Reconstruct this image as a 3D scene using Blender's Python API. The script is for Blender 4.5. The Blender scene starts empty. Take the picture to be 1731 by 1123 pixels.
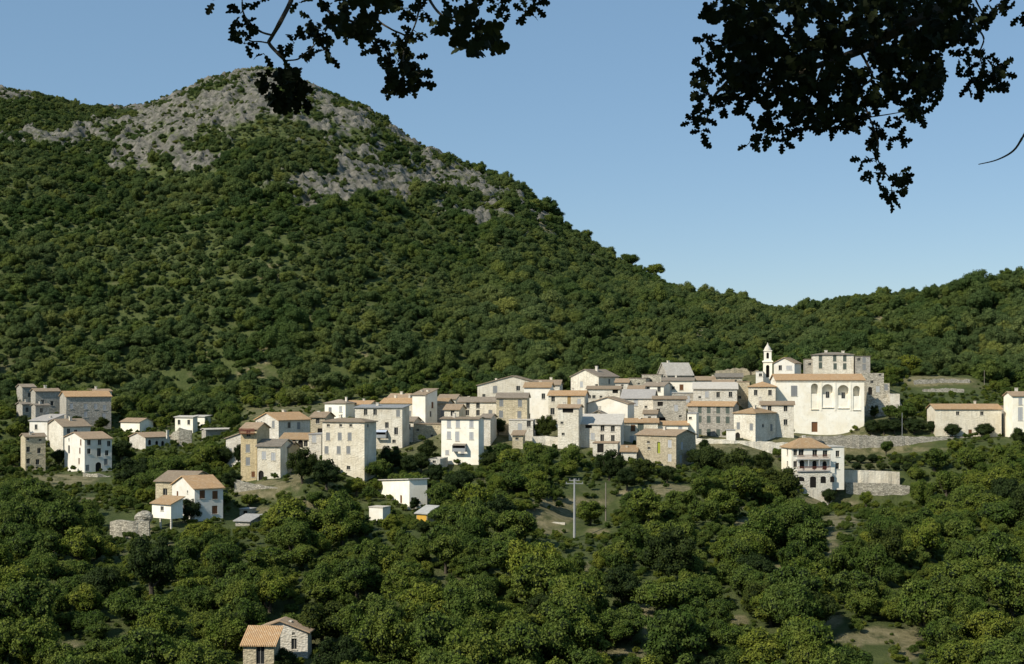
import bpy, math, random
import numpy as np
from mathutils import Vector, Matrix
R = math.radians
F, CX, HY = 2404.0, 865.5, 640.0          # focal length in photo pixels, centre column, horizon row
rng = np.random.default_rng(7); random.seed(7)
sc = bpy.context.scene
COL = sc.collection
def P(px, py, Y): return Vector(((px-CX)/F*Y, Y, (HY-py)/F*Y))
def sstep(a, b, x):
    t = np.clip((x-a)/(b-a), 0, 1); return t*t*(3-2*t)

# ------------------------------------------------------------------ noise
def _hash(ix, iy, s):
    n = (ix*374761393 + iy*668265263 + s*974634777) & 0xFFFFFFFF
    n = ((n ^ (n >> 13))*1274126177) & 0xFFFFFFFF
    return ((n ^ (n >> 16)) & 0xFFFF)/65535.0
def vnoise(x, y, s=0):
    x = np.asarray(x, float); y = np.asarray(y, float)
    ix = np.floor(x).astype(np.int64); iy = np.floor(y).astype(np.int64)
    fx = x-ix; fy = y-iy; fx = fx*fx*(3-2*fx); fy = fy*fy*(3-2*fy)
    a = _hash(ix, iy, s); b = _hash(ix+1, iy, s); c = _hash(ix, iy+1, s); d = _hash(ix+1, iy+1, s)
    return (a*(1-fx)+b*fx)*(1-fy)+(c*(1-fx)+d*fx)*fy
def fbm(x, y, oct=4, s=0):
    v = 0; a = .5; t = 0
    for o in range(oct):
        v = v+a*vnoise(x*2**o, y*2**o, s+o*17); t += a; a *= .5
    return v/t-.5

# ------------------------------------------------------------------ materials
class NT:
    def __init__(s, name):
        s.m = bpy.data.materials.new(name); s.m.use_nodes = True; s.t = s.m.node_tree
        s.t.nodes.clear(); s.out = s.n('ShaderNodeOutputMaterial'); s.b = s.n('ShaderNodeBsdfPrincipled')
        s.l(s.b.outputs[0], s.out.inputs[0]); s.b.inputs['Specular IOR Level'].default_value = .15
    def n(s, typ, **k):
        n = s.t.nodes.new(typ)
        for a, v in k.items(): setattr(n, a, v)
        return n
    def l(s, a, b): s.t.links.new(a, b)
    def noise(s, vec, scale, detail=4, rough=.6):
        n = s.n('ShaderNodeTexNoise'); n.inputs['Scale'].default_value = scale
        n.inputs['Detail'].default_value = detail; n.inputs['Roughness'].default_value = rough
        if vec: s.l(vec, n.inputs['Vector'])
        return n.outputs['Fac']
    def ramp(s, fac, *st):
        n = s.n('ShaderNodeValToRGB'); e = n.color_ramp.elements
        while len(e) < len(st): e.new(.5)
        for k, (p, c) in enumerate(st):
            e[k].position = p; e[k].color = (c, c, c, 1) if isinstance(c, (int, float)) else (*c, 1)
        s.l(fac, n.inputs[0]); return n.outputs[0]
    def mix(s, fac, a, b, mode='MIX'):
        n = s.n('ShaderNodeMix', data_type='RGBA', blend_type=mode)
        for sock, v in ((n.inputs[0], fac), (n.inputs[6], a), (n.inputs[7], b)):
            if isinstance(v, (int, float)): sock.default_value = v
            elif isinstance(v, tuple): sock.default_value = (*v, 1)
            else: s.l(v, sock)
        return n.outputs[2]
    def mapping(s, vec, scale):
        n = s.n('ShaderNodeMapping'); n.inputs['Scale'].default_value = scale; s.l(vec, n.inputs[0]); return n.outputs[0]
    def bump(s, h, strength, dist):
        n = s.n('ShaderNodeBump'); n.inputs['Strength'].default_value = strength; n.inputs['Distance'].default_value = dist
        s.l(h, n.inputs['Height']); s.l(n.outputs[0], s.b.inputs['Normal'])
    def obj(s): return s.n('ShaderNodeTexCoord').outputs['Object']
    def rnd(s): return s.n('ShaderNodeObjectInfo').outputs['Random']
    def done(s, col, rough=.9):
        if isinstance(col, tuple): s.b.inputs['Base Color'].default_value = (*col, 1)
        else: s.l(col, s.b.inputs['Base Color'])
        s.b.inputs['Roughness'].default_value = rough; return s.m
def sc3(c, k): return tuple(min(.95, v*k) for v in c)

def wall_mat(name, base, stone=0.0, stain=.5, dark=.55):
    t = NT(name); o = t.obj()
    g = t.n('ShaderNodeNewGeometry').outputs['Position']
    big = t.noise(g, .35, 5, .65)
    c = t.mix(t.ramp(big, (.35, 0), (.68, 1)), sc3(base, 1.08), tuple(v*k for v, k in zip(sc3(base, dark+.2), (1.0, .95, .86))))
    streak = t.noise(t.mapping(g, (2.6, 2.6, .28)), 1.0, 4, .7)
    c = t.mix(t.ramp(t.noise(g, 1.3, 6, .75), (.55, 0), (.66, .35)), c, tuple(v*k for v, k in zip(sc3(base, .62), (1.02, .98, .92))))
    c = t.mix(t.ramp(streak, (.48, 0), (.75, min(1, stain*1.35))), c, tuple(v*k for v, k in zip(sc3(base, dark*.8), (.95, .93, .95))))
    if stone > 0:
        v = t.n('ShaderNodeTexVoronoi', feature='F1'); v.inputs['Scale'].default_value = 2.6; t.l(t.mapping(g, (1, 1, 1.7)), v.inputs['Vector'])
        hs = t.n('ShaderNodeSeparateColor'); t.l(v.outputs['Color'], hs.inputs[0])
        c = t.mix(stone, c, t.mix(t.ramp(hs.outputs[0], (0, 0), (1, 1)), sc3(base, .5), sc3(base, 1.4)))
        e = t.n('ShaderNodeTexVoronoi', feature='DISTANCE_TO_EDGE'); e.inputs['Scale'].default_value = 2.6; t.l(t.mapping(g, (1, 1, 1.7)), e.inputs['Vector'])
        c = t.mix(t.ramp(e.outputs[0], (.0, stone*.9), (.1, 0)), c, sc3(base, .35))
        t.bump(v.outputs['Distance'], .7, .12)
    else:
        t.bump(t.noise(g, 3, 5), .35, .05)
    r = t.rnd(); c = t.mix(1.0, c, t.ramp(r, (0, (.84, .83, .82)), (1, (1.1, 1.07, 1.0))), 'MULTIPLY')
    return t.done(c)
MW = {
 'W': wall_mat('white_plaster', (.88, .855, .78), 0, .12, .77),
 'C': wall_mat('cream_plaster', (.81, .755, .63), .04, .36, .6),
 'O': wall_mat('ochre_plaster', (.60, .50, .32), .2, .5),
 'S': wall_mat('grey_stone', (.48, .45, .39), .5, .5),
 'P': wall_mat('pale_stone', (.78, .73, .63), .24, .42, .56),
 'T': wall_mat('tan_stone', (.57, .50, .36), .4, .5),
 'R': wall_mat('rubble_stone', (.44, .41, .34), .85, .4),
}
def roof_mat(name, a, b, c3, ax):
    t = NT(name); o = t.obj()
    n1 = t.noise(o, .7, 5, .7); v = t.n('ShaderNodeTexVoronoi'); v.inputs['Scale'].default_value = 3.5; t.l(o, v.inputs['Vector'])
    hs = t.n('ShaderNodeSeparateColor'); t.l(v.outputs['Color'], hs.inputs[0])
    c = t.mix(t.ramp(n1, (.3, 0), (.7, 1)), a, b)
    c = t.mix(t.ramp(hs.outputs[1], (.55, 0), (1, .75)), c, c3)
    w = t.n('ShaderNodeTexWave', wave_type='BANDS', bands_direction=ax); w.inputs['Scale'].default_value = 1.3; w.inputs['Distortion'].default_value = .6; t.l(o, w.inputs['Vector'])
    c = t.mix(t.ramp(w.outputs['Fac'], (0, .45), (.5, 0)), c, sc3(a, .45))
    t.bump(w.outputs['Fac'], .8, .1)
    c = t.mix(1.0, c, t.ramp(t.rnd(), (0, (.75, .78, .82)), (1, (1.12, 1.05, 1.0))), 'MULTIPLY')
    return t.done(c)
MR = {}
for k, nm, a, b, c3 in (('o', 'orange_tiles', (.53, .335, .165), (.44, .30, .175), (.60, .46, .29)),
                        ('t', 'tan_tiles', (.45, .33, .21), (.33, .25, .17), (.50, .40, .28)),
                        ('g', 'weathered_tiles', (.30, .25, .19), (.40, .34, .26), (.22, .19, .15)),
                        ('w', 'white_sheeting', (.70, .66, .57), (.56, .52, .44), (.76, .73, .65)),
                        ('k', 'grey_sheeting', (.46, .45, .42), (.38, .37, .35), (.54, .53, .49))):
    for ax in 'XY': MR[k+ax] = roof_mat(nm+'_'+ax.lower(), a, b, c3, ax)
def plain(name, col, rough=.8, var=.25, scale=6):
    t = NT(name); c = t.mix(t.noise(t.obj(), scale, 4), sc3(col, 1-var), sc3(col, 1+var)); return t.done(c, rough)
M_SHUT = {'s': plain('blue_grey_shutter_paint', (.24, .245, .24)), 'w': plain('pale_shutter_paint', (.45, .45, .44)),
          'g': plain('green_grey_shutter_paint', (.10, .12, .10)), 'b': plain('brown_wood', (.16, .075, .035)), 'y': plain('yellow_green_paint', (.30, .33, .04)),
          'o': plain('ochre_panel', (.36, .24, .10))}
t = NT('window_glass'); M_GLASS = t.done(t.mix(t.noise(t.obj(), 1.5, 3), (.012, .013, .015), (.045, .048, .05)), .12); t.b.inputs['Specular IOR Level'].default_value = .5
M_DARK = plain('dark_interior', (.02, .018, .015)); M_TRIM = plain('window_frame_paint', (.35, .33, .28)); M_POLE = plain('weathered_concrete', (.36, .36, .35), .9, .2, 2); M_CONC = plain('concrete', (.52, .50, .46), .9, .2, 2)
M_RAIL = plain('rusty_railing', (.20, .075, .05)); M_WOOD = plain('weathered_wood', (.22, .19, .15), .9); M_YEL = plain('ochre_yellow_paint', (.62, .36, .06), .7, .2, 2)
M_METAL = plain('dull_metal', (.30, .31, .31), .5); M_AWN = plain('blue_grey_awning', (.42, .47, .56))

def leaf_mat(name, dark, light, trans=.25, scale=.35):
    t = NT(name); g = t.n('ShaderNodeNewGeometry')
    n = t.noise(g.outputs['Position'], scale, 3, .6)
    c = t.mix(t.ramp(n, (.35, 0), (.65, 1)), dark, light)
    c = t.mix(1.0, c, t.ramp(t.rnd(), (0, (.62, .70, .72)), (.45, (.95, .95, .95)), (.8, (1.15, 1.05, .9)), (1, (1.55, 1.3, .95))), 'MULTIPLY')
    fr = t.ramp(g.outputs['Random Per Island'], (0, (.6, .65, .6)), (1, (1.35, 1.3, 1.2)))
    c = t.mix(1.0, c, fr, 'MULTIPLY')
    t.l(c, t.b.inputs['Base Color']); t.b.inputs['Roughness'].default_value = .75
    tr = t.n('ShaderNodeBsdfTranslucent'); t.l(c, tr.inputs[0]); ms = t.n('ShaderNodeMixShader'); ms.inputs[0].default_value = trans
    t.l(t.b.outputs[0], ms.inputs[1]); t.l(tr.outputs[0], ms.inputs[2]); t.l(ms.outputs[0], t.out.inputs[0])
    return t.m
M_LEAF = leaf_mat('oak_leaves', (.074, .118, .018), (.138, .175, .036))
M_LEAFD = leaf_mat('dark_leaves', (.028, .046, .010), (.048, .070, .018))
M_LEAFY = leaf_mat('yellow_green_leaves', (.13, .16, .02), (.20, .22, .03))
M_LEAFF = leaf_mat('distant_leaves_hazed', (.076, .125, .034), (.150, .190, .068), .38, .022)  # paler, bluer green: haze over the far slopes put into the colour
M_LEAFN = leaf_mat('near_oak_leaves', (.012, .018, .005), (.020, .028, .008), .12, 3)  # near-black green: backlit shade of the overhanging leaves put into the colour
M_CORE = plain('inner_foliage', (.010, .018, .005)); M_BARK = plain('bark', (.085, .07, .05), .95, .4, 4)  # core is near-black: shade inside the crowns put into its colour

# ------------------------------------------------------------------ mesh helpers
class MB:
    def __init__(s): s.v = []; s.f = []; s.mi = []
    def poly(s, pts, mi=0):
        k = len(s.v); s.v += [tuple(p) for p in pts]; s.f.append(tuple(range(k, k+len(pts)))); s.mi.append(mi)
    def box(s, x0, x1, y0, y1, z0, z1, mi=0):
        k = len(s.v); s.v += [(x, y, z) for z in (z0, z1) for (x, y) in ((x0, y0), (x1, y0), (x1, y1), (x0, y1))]
        for q in ((3, 2, 1, 0), (4, 5, 6, 7), (0, 1, 5, 4), (1, 2, 6, 5), (2, 3, 7, 6), (3, 0, 4, 7)): s.f.append(tuple(k+i for i in q)); s.mi.append(mi)
    def prism(s, top, th, mi=0):
        n = len(top); k = len(s.v)
        s.v += [tuple(p) for p in top]+[(p[0], p[1], p[2]-th) for p in top]
        s.f.append(tuple(range(k, k+n))); s.mi.append(mi); s.f.append(tuple(range(k+2*n-1, k+n-1, -1))); s.mi.append(mi)
        for i in range(n):
            j = (i+1) % n; s.f.append((k+i, k+n+i, k+n+j, k+j)); s.mi.append(mi)
    def tube(s, pts, rad, sides=6, mi=0):
        pts = [Vector(p) for p in pts]; rings = []
        for i, p in enumerate(pts):
            d = (pts[min(i+1, len(pts)-1)]-pts[max(i-1, 0)]).normalized()
            a = d.cross(Vector((0, 0, 1)) if abs(d.z) < .9 else Vector((1, 0, 0))).normalized(); b = d.cross(a)
            k = len(s.v); r = rad[i]
            s.v += [tuple(p+(a*math.cos(2*math.pi*j/sides)+b*math.sin(2*math.pi*j/sides))*r) for j in range(sides)]; rings.append(k)
        for k, m in zip(rings, rings[1:]):
            for j in range(sides):
                j2 = (j+1) % sides; s.f.append((k+j, k+j2, m+j2, m+j)); s.mi.append(mi)
        s.f.append(tuple(rings[-1]+j for j in range(sides))); s.mi.append(mi)
        s.f.append(tuple(rings[0]+j for j in reversed(range(sides)))); s.mi.append(mi)
    def mesh(s, name, mats):
        me = bpy.data.meshes.new(name); me.from_pydata(s.v, [], s.f)
        for m in mats: me.materials.append(m)
        if len(mats) > 1: me.polygons.foreach_set('material_index', s.mi)
        me.update(); return me
    def build(s, name, mats, parent=None):
        if not isinstance(mats, (list, tuple)): mats = [mats]
        o = bpy.data.objects.new(name, s.mesh(name, mats)); COL.objects.link(o)
        if parent: o.parent = parent
        return o
def tag(o, label=None, cat=None, group=None, kind=None):
    for k, v in (('label', label), ('category', cat), ('group', group), ('kind', kind)):
        if v: o[k] = v
    return o
def empty(name, loc, rz=0, label=None, cat=None, group=None):
    o = bpy.data.objects.new(name, None); COL.objects.link(o); o.location = loc; o.rotation_euler = (0, 0, rz); o.empty_display_size = .5
    return tag(o, label, cat, group)

# ------------------------------------------------------------------ houses
HOUSES = []          # (footprint centre, radius, screen rect, Y)
CTRL = []            # terrain control points x, y, z, sigma
WK = {'d': (.95, 1.45), 's': (1.0, 1.7), 'w': (1.0, 1.7), 'g': (1.0, 1.8), 'b': (1.1, 1.6), 'r': (.75, .6), 'o': (.9, .85), 'a': (1.5, 2.8),
      'B': (1.5, 2.7), 'y': (.9, 2.3), 'O': (1.0, 2.2), 'D': (1.0, 2.3)}
def face_grid(mb, org, ud, W, z0, z1, ops, nrm, rec=.22):
    """wall face from org along ud, with real recessed openings: (u0,u1,za,zb,arch)"""
    us = sorted({0.0, W, *[a for o in ops for a in o[:2]]}); zs = sorted({z0, z1, *[a for o in ops for a in o[2:4]]})
    pt = lambda u, z, d=0: org+ud*u+Vector((0, 0, z))-nrm*d
    for ua, ub in zip(us, us[1:]):
        for za, zb in zip(zs, zs[1:]):
            um, zm = (ua+ub)/2, (za+zb)/2
            if any(o[0] < um < o[1] and o[2] < zm < o[3] for o in ops): continue
            mb.poly([pt(ua, za), pt(ub, za), pt(ub, zb), pt(ua, zb)])
    for o in ops:
        u0, u1, za, zb, arch, rc = o
        if arch:
            r = (u1-u0)/2; cz = zb-r; n = 10
            arc = [(u0+r-r*math.cos(math.pi*i/n), cz+r*math.sin(math.pi*i/n)) for i in range(n+1)]
            h = n//2
            mb.poly([pt(u0, zb)]+[pt(*a) for a in reversed(arc[:h+1])][0:]) ; mb.poly([pt(u1, zb)]+[pt(*a) for a in reversed(arc[h:])])
            path = [(u0, za), (u0, cz)]+arc[1:-1]+[(u1, cz), (u1, za)]
        else: path = [(u0, za), (u0, zb), (u1, zb), (u1, za)]
        path.append(path[0])
        for a, b in zip(path, path[1:]): mb.poly([pt(*a), pt(*b), pt(*b, rc), pt(*a, rc)])

def house(name, label, xc, xl, xr, ye, yb, Y, th=10, roof='gl', wall='W', tile='t', wins=(), p=.28, pk=None, d=8.0, oh=.35, chim=(), parent=None,
          cat='house', ctrl=True, drop=5.0, niches=(), group=None):
    th = R(th); ct, st = math.cos(th), math.sin(th)
    C = P(xc, yb, Y); Xc, Yc = C.x, C.y
    def uu(px): xt = (px-CX)/F; return (Xc-xt*Yc)/(ct+xt*st)
    def vv(px):
        xt = (px-CX)/F; den = st-xt*ct
        return (xt*Yc-Xc)/den if abs(den) > .02 else 99
    wl = min(max(uu(xl), 2.0), 60)
    wr = d
    if xr-xc > 6:
        wr = vv(xr)
        if wr < 2 or wr > 45: wr = d
    ze = (HY-ye)/F*Yc-C.z; z0 = -drop
    root = parent if parent else empty(name, C, -th, label, cat, group)
    if parent:                           # a wing of the same building: same group, own offset
        inv = Matrix.LocRotScale(parent.location, parent.rotation_euler, None).inverted(); M = inv @ Matrix.LocRotScale(C, Matrix.Rotation(-th, 3, 'Z').to_quaternion(), None)
    else: M = Matrix.Identity(4)
    # openings
    ops = {'L': [], 'R': []}; spec = []
    for w in wins:
        px, py, k = w[:3]; ww, wh = w[3:5] if len(w) > 3 else WK[k]
        if px <= xc: s = 'L'; u = uu(px); dep = Yc+u*st; W = wl
        else: s = 'R'; u = vv(px); dep = Yc+u*ct; W = wr
        z = (HY-py)/F*dep-C.z
        u = min(max(u, ww/2+.25), W-ww/2-.25); z = min(z, ze-wh/2-.12)
        arch = k == 'a'
        o = (u-ww/2, u+ww/2, z-wh/2, z+wh/2, arch, .22)
        if any(o[0] < q[1]+.05 and o[1] > q[0]-.05 and o[2] < q[3]+.05 and o[3] > q[2]-.05 for q in ops[s]) or W < ww+.5: continue
        ops[s].append(o); spec.append((s, o, k))
    for (px, ytop, ybot, ww) in niches:
        u = uu(px); dep = Yc+u*st; ops['L'].append((u-ww/2, u+ww/2, (HY-ybot)/F*dep-C.z, (HY-ytop)/F*dep-C.z, True, 1.9)); 
    mb = MB(); X, Yv = Vector((1, 0, 0)), Vector((0, 1, 0))
    face_grid(mb, Vector((0, 0, 0)), -X, wl, z0, ze, ops['L'], -Yv)
    face_grid(mb, Vector((0, 0, 0)), Yv, wr, z0, ze, ops['R'], X)
    mb.poly([(-wl, 0, z0), (-wl, wr, z0), (-wl, wr, ze), (-wl, 0, ze)]); mb.poly([(-wl, wr, z0), (0, wr, z0), (0, wr, ze), (-wl, wr, ze)])
    for (px, ytop, ybot, ww) in niches:
        u = uu(px); dep = Yc+u*st; za, zb = (HY-ybot)/F*dep-C.z, (HY-ytop)/F*dep-C.z
        zm = zb-2.75; a_, b_ = -u-ww/2-.02, -u+ww/2+.02
        mb.poly([(a_, 1.9, zm), (b_, 1.9, zm), (b_, 1.9, zb+.05), (a_, 1.9, zb+.05)])
        mb.poly([(a_, .18, za-.05), (b_, .18, za-.05), (b_, .18, zm), (a_, .18, zm)]); mb.poly([(a_, .18, zm), (b_, .18, zm), (b_, 1.9, zm), (a_, 1.9, zm)])
    def ez(y_): return (HY-y_)/F*Yc-C.z
    tt, o_ = .17, oh
    planes = []; ax = 'X'
    if roof in ('gl', 'hip') and pk: p = max(.05, (ez(pk)-ze)/(wr/2))
    if roof == 'gr' and pk: p = max(.05, (ez(pk)-ze)/(wl/2))
    if roof in ('ml', 'mlr') and pk: p = (ez(pk)-ze)/wr
    if roof in ('mr', 'mrr') and pk: p = (ez(pk)-ze)/wl
    if roof == 'gl':
        h = wr/2; hz = ze+p*h
        for s_, x in ((1, 0), (-1, -wl)): mb.poly([(x, 0, ze), (x, wr, ze), (x, h, hz)])
        planes = [[(o_, -o_, ze-p*o_), (o_, h, hz), (-wl-o_, h, hz), (-wl-o_, -o_, ze-p*o_)], [(o_, h, hz), (o_, wr+o_, ze-p*o_), (-wl-o_, wr+o_, ze-p*o_), (-wl-o_, h, hz)]]
    elif roof == 'gr':
        h = wl/2; hz = ze+p*h; ax = 'Y'
        for y in (0, wr): mb.poly([(0, y, ze), (-wl, y, ze), (-h, y, hz)])
        planes = [[(o_, -o_, ze-p*o_), (o_, wr+o_, ze-p*o_), (-h, wr+o_, hz), (-h, -o_, hz)], [(-h, -o_, hz), (-h, wr+o_, hz), (-wl-o_, wr+o_, ze-p*o_), (-wl-o_, -o_, ze-p*o_)]]
    elif roof in ('ml', 'mlr'):
        a, b = (ze, ze+p*wr) if roof == 'ml' else (ze+p*wr, ze); s_ = (b-a)/wr
        for x in (0, -wl): mb.poly([(x, 0, ze), (x, wr, ze), (x, wr if roof == 'ml' else 0, ze+p*wr)])
        y = wr if roof == 'ml' else 0
        mb.poly([(0, y, ze), (-wl, y, ze), (-wl, y, ze+p*wr), (0, y, ze+p*wr)])
        planes = [[(o_, -o_, a-s_*o_), (o_, wr+o_, b+s_*o_), (-wl-o_, wr+o_, b+s_*o_), (-wl-o_, -o_, a-s_*o_)]]
    elif roof in ('mr', 'mrr'):
        ax = 'Y'; a, b = (ze, ze+p*wl) if roof == 'mr' else (ze+p*wl, ze); s_ = (b-a)/wl     # a at x=0, b at x=-wl
        for y in (0, wr): mb.poly([(0, y, ze), (-wl, y, ze), (-wl if roof == 'mr' else 0, y, ze+p*wl)])
        x = -wl if roof == 'mr' else 0
        mb.poly([(x, 0, ze), (x, wr, ze), (x, wr, ze+p*wl), (x, 0, ze+p*wl)])
        planes = [[(o_, -o_, a-s_*o_), (o_, wr+o_, a-s_*o_), (-wl-o_, wr+o_, b+s_*o_), (-wl-o_, -o_, b+s_*o_)]]
    elif roof == 'hip':
        m = min(wl, wr)/2; hz = ze+p*m; e = ze-p*o_
        c = [(o_, -o_, e), (o_, wr+o_, e), (-wl-o_, wr+o_, e), (-wl-o_, -o_, e)]
        if wl >= wr: r0, r1 = (-m, wr/2, hz), (-wl+m, wr/2, hz); planes = [[c[3], c[0], r0, r1], [c[0], c[1], r0], [c[1], c[2], r1, r0], [c[2], c[3], r1]]
        else: r0, r1 = (-wl/2, m, hz), (-wl/2, wr-m, hz); planes = [[c[3], c[0], r0], [c[0], c[1], r1, r0], [c[1], c[2], r1], [c[2], c[3], r0, r1]]
        planes = [[q for i, q in enumerate(pl) if q not in pl[:i]] for pl in planes]
    else:
        planes = [[(.12, -.12, ze), (.12, wr+.12, ze), (-wl-.12, wr+.12, ze), (-wl-.12, -.12, ze)]]
    w_ = mb.build('wall', MW[wall], root); w_.matrix_local = M
    if roof != 'none':
        rb = MB()
        for pl in planes: rb.prism([(q[0], q[1], q[2]+tt+.02) for q in pl], tt)
        r_ = rb.build('roof', MR[tile+ax], root); r_.matrix_local = M
        rr_ = random.Random(int(xc*7+Y*3))
        if not chim and not parent and roof in ('gl', 'gr', 'hip', 'ml') and rr_.random() < .55 and name not in ('church', 'annex', 'shed', 'barn'):
            cx_ = -wl*rr_.uniform(.15, .85); cy_ = wr*rr_.uniform(.3, .7); top = ze+(p*min(wr, wl)/2 if roof != 'ml' else p*cy_)+rr_.uniform(.5, 1.0); cb = MB(); cw = rr_.uniform(.45, .75)
            cb.box(cx_-cw/2, cx_+cw/2, cy_-.3, cy_+.3, ze-.1, top); cb.box(cx_-cw/2-.07, cx_+cw/2+.07, cy_-.37, cy_+.37, top+.002, top+.12); cb.build('chimney', MW['P'], r_)
        for (px, ytop, cw) in chim:
            u = uu(px); vch = wr*.5; cb = MB(); zt = (HY-ytop)/F*(Yc+u*st+vch*ct)-C.z; zt = max(zt, ze+1.1)
            cb.box(-u-cw/2, -u+cw/2, vch-cw/2, vch+cw/2, ze-.2, zt); cb.box(-u-cw/2-.08, -u+cw/2+.08, vch-cw/2-.08, vch+cw/2+.08, zt+.002, zt+.14)
            co = cb.build('chimney', MW['P'], r_)
    for (s, o, k) in spec:
        u0, u1, za, zb, arch, rc = o; b = MB(); fr = MB(); t_ = .07
        def bx(mb_, a, b_, d0, d1, za_, zb_, mi=0):
            if s == 'L': mb_.box(-b_, -a, d0, d1, za_, zb_, mi)
            else: mb_.box(-d1, -d0, a, b_, za_, zb_, mi)
        isdoor = k in 'aByD'
        if k in 'aD':
            bx(b, u0-.02, u1+.02, .225, .28, za-.02, zb+.02, 0); wo = b.build('doorway' if (zb-za) > 2 else 'opening', [M_DARK], root)
        elif k in 'By':
            bx(b, u0-.02, u1+.02, .225, .28, za-.02, zb+.02, 0); bx(b, (u0+u1)/2-.03, (u0+u1)/2+.03, .20, .224, za, zb, 0); wo = b.build('door', [M_SHUT['b' if k == 'B' else 'y']], root)
        else:
            bx(b, u0-.02, u1+.02, .225, .28, za-.02, zb+.02, 0)
            if k in 'dro':
                for (a, c_) in ((u0, u0+t_), (u1-t_, u1), ((u0+u1)/2-.03, (u0+u1)/2+.03)): bx(b, a, c_, .16, .22, za, zb, 1)
                bx(b, u0+t_, u1-t_, .165, .215, zb-t_, zb, 1); bx(b, u0+t_, u1-t_, .165, .215, za, za+t_, 1)
            wo = b.build('window', [M_GLASS, M_TRIM], root)
            sl = MB(); bx(sl, u0-.1, u1+.1, -.1, .16, za-.09, za-.005); so = sl.build('sill', MW['P'], wo)
            if k in 'swgbO':
                for a, c_ in ((u0+.02, (u0+u1)/2-.015), ((u0+u1)/2+.015, u1-.02)):
                    sh = MB(); bx(sh, a, c_, .04, .09, za+.02, zb-.02)
                    n = 6
                    for i in range(n):
                        zz = za+.08+(zb-za-.16)*i/n; bx(sh, a+.06, c_-.06, .025, .039, zz, zz+(zb-za)/n*.5)
                    sh.build('shutter', M_SHUT['o' if k == 'O' else k], wo)
        wo.matrix_local = M
    ctr = Matrix.Translation(C) @ Matrix.Rotation(-th, 4, 'Z') @ Vector((-wl/2, wr/2, 0))
    HOUSES.append((ctr.x, ctr.y, wl, wr, th, (xl, xr, ye if not pk else min(pk, ye), yb), Y, C.x, C.y))
    if ctrl: CTRL.append((C.x, C.y, C.z, 9.0)); q = Matrix.Translation(C) @ Matrix.Rotation(-th, 4, 'Z') @ Vector((-wl, 0, 0)); CTRL.append((q.x, q.y, C.z, 9.0))
    return root
exec_houses = True
H = house
# ---- left group
H('stone_house','dark stone house with sloping tan roof at far left edge of the upper hamlet',38,28,60,655,692,455,55,'gr','S','g',[(50,668,'d')])
H('stone_house','long shaded stone house with tan roof left of the orange roofed stone block',60,52,101,662,702,445,58,'gr','S','t',[(72,680,'d'),(88,682,'d')],chim=[(56,652,.7)])
H('stone_cottage','low shaded cottage with narrow grey roof at the far left under the sloping tan roofs',38,28,53,684,704,425,50,'gr','S','g',[(46,693,'d')])
H('stone_cottage','small shaded cottage with pale lean roof below the long shaded stone house',60,53,83,686,706,420,50,'gr','S','g',[(70,694,'d')])
H('stone_house','big grey stone house with long orange tile roof and white shuttered windows at left',112,101,188,671,719,430,62,'gr','S','o',
  [(121,687,'w'),(145,687.5,'w'),(162,687.5,'w'),(177,689.5,'w'),(145,701,'w'),(176,704,'w')],p=.3)
H('stone_house','low tan roofed stone block rising behind the big orange roofed stone house',150,139,189,662,690,452,60,'gr','P','t',[(175,667,'r')],p=.15)
H('village_house','pale gabled house with broad tan orange roof in the middle of the left hamlet',107,78,153,722,782,405,50,'gr','P','t',[(116,729,'d'),(128,731,'d')],pk=710,chim=[(96,705,.7)])
H('village_house','small whitish house with grey sheet roof behind the pale gabled left house',80,50,84,712,742,413,18,'ml','W','k',[(61,722,'d')],p=.2)
H('village_house','cream stone house with small dark windows at left edge of the lower hamlet',43,35,77,739,795,385,60,'gr','T','t',
  [(46.5,742.5,'r'),(68,744,'r'),(45.5,760,'d'),(66,762,'d'),(46,780,'d'),(63.5,781,'d'),(45,790,'r'),(63,791,'r')],p=.25)
H('village_house','white gabled house with brown shutters and arched door in the lower left hamlet',143,109,189,743,799,380,55,'gr','W','t',
  [(136.5,744.5,'b'),(135,762,'b'),(133.6,779.6,'b'),(116.6,742,'o'),(116.6,760,'D',1.5,2.2),(150.4,747,'d'),(168.5,748,'d'),(184,750,'d'),(150.4,763,'d'),(167.5,765,'d',1.1,2.2),(180.6,766,'d'),(179,781,'s'),(166.5,791,'a',1.6,3),(148,791.4,'s')],pk=733)
# ---- scattered left-middle
H('white_cottage','white gabled cottage with tan roof half hidden in trees right of the stone block',236,204,259,714,732,430,28,'gl','W','t',[],p=.35)
H('stone_cottage','low stone cottage with tan roof and three arched windows among dark trees',246,219,288,740,759,400,48,'gr','P','t',[(253,748,'a',.9,1.5),(265,750,'a',.9,1.5),(275,750,'a',.9,1.5)],p=.25,chim=[(262,728,.6)])
H('white_cottage','small flat roofed white house with two dark windows at the wood edge',326,296,334,706,729,425,20,'ml','W','w',[(302.7,714,'d'),(319,714,'d')],p=.12)
H('white_cottage','small white annex behind the flat roofed white house',346,323,356,705,720,440,25,'ml','W','w',[(350,711,'d')],p=.1)
H('barn','long low barn with pale cream roof and shaded grey wall',348,341,405,727,748,415,52,'gr','S','w',[],p=.22)
H('village_house','tall narrow cream house wall with steep single slope roof beside green creeper',407,382,413,742,792,335,22,'mrr','P','g',[(389,764,'s'),(399,764,'s')],pk=733)
hB=H('village_house','white house with orange tile roof and brown shutters standing alone below the hamlet',329,291,377,827,879,275,58,'gr','W','o',
  [(300,836,'b',1.0,1.3),(317,832,'r'),(342,836,'b'),(363.5,837,'b'),(363,862,'b')],pk=809)
H('stone_house','old tan stone house with pale tiled roof joined behind the lone white house',318,263,362,815,852,287,15,'gl','T','t',[(279,832,'d')],p=.3,chim=[(285,801,.6)])
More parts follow.
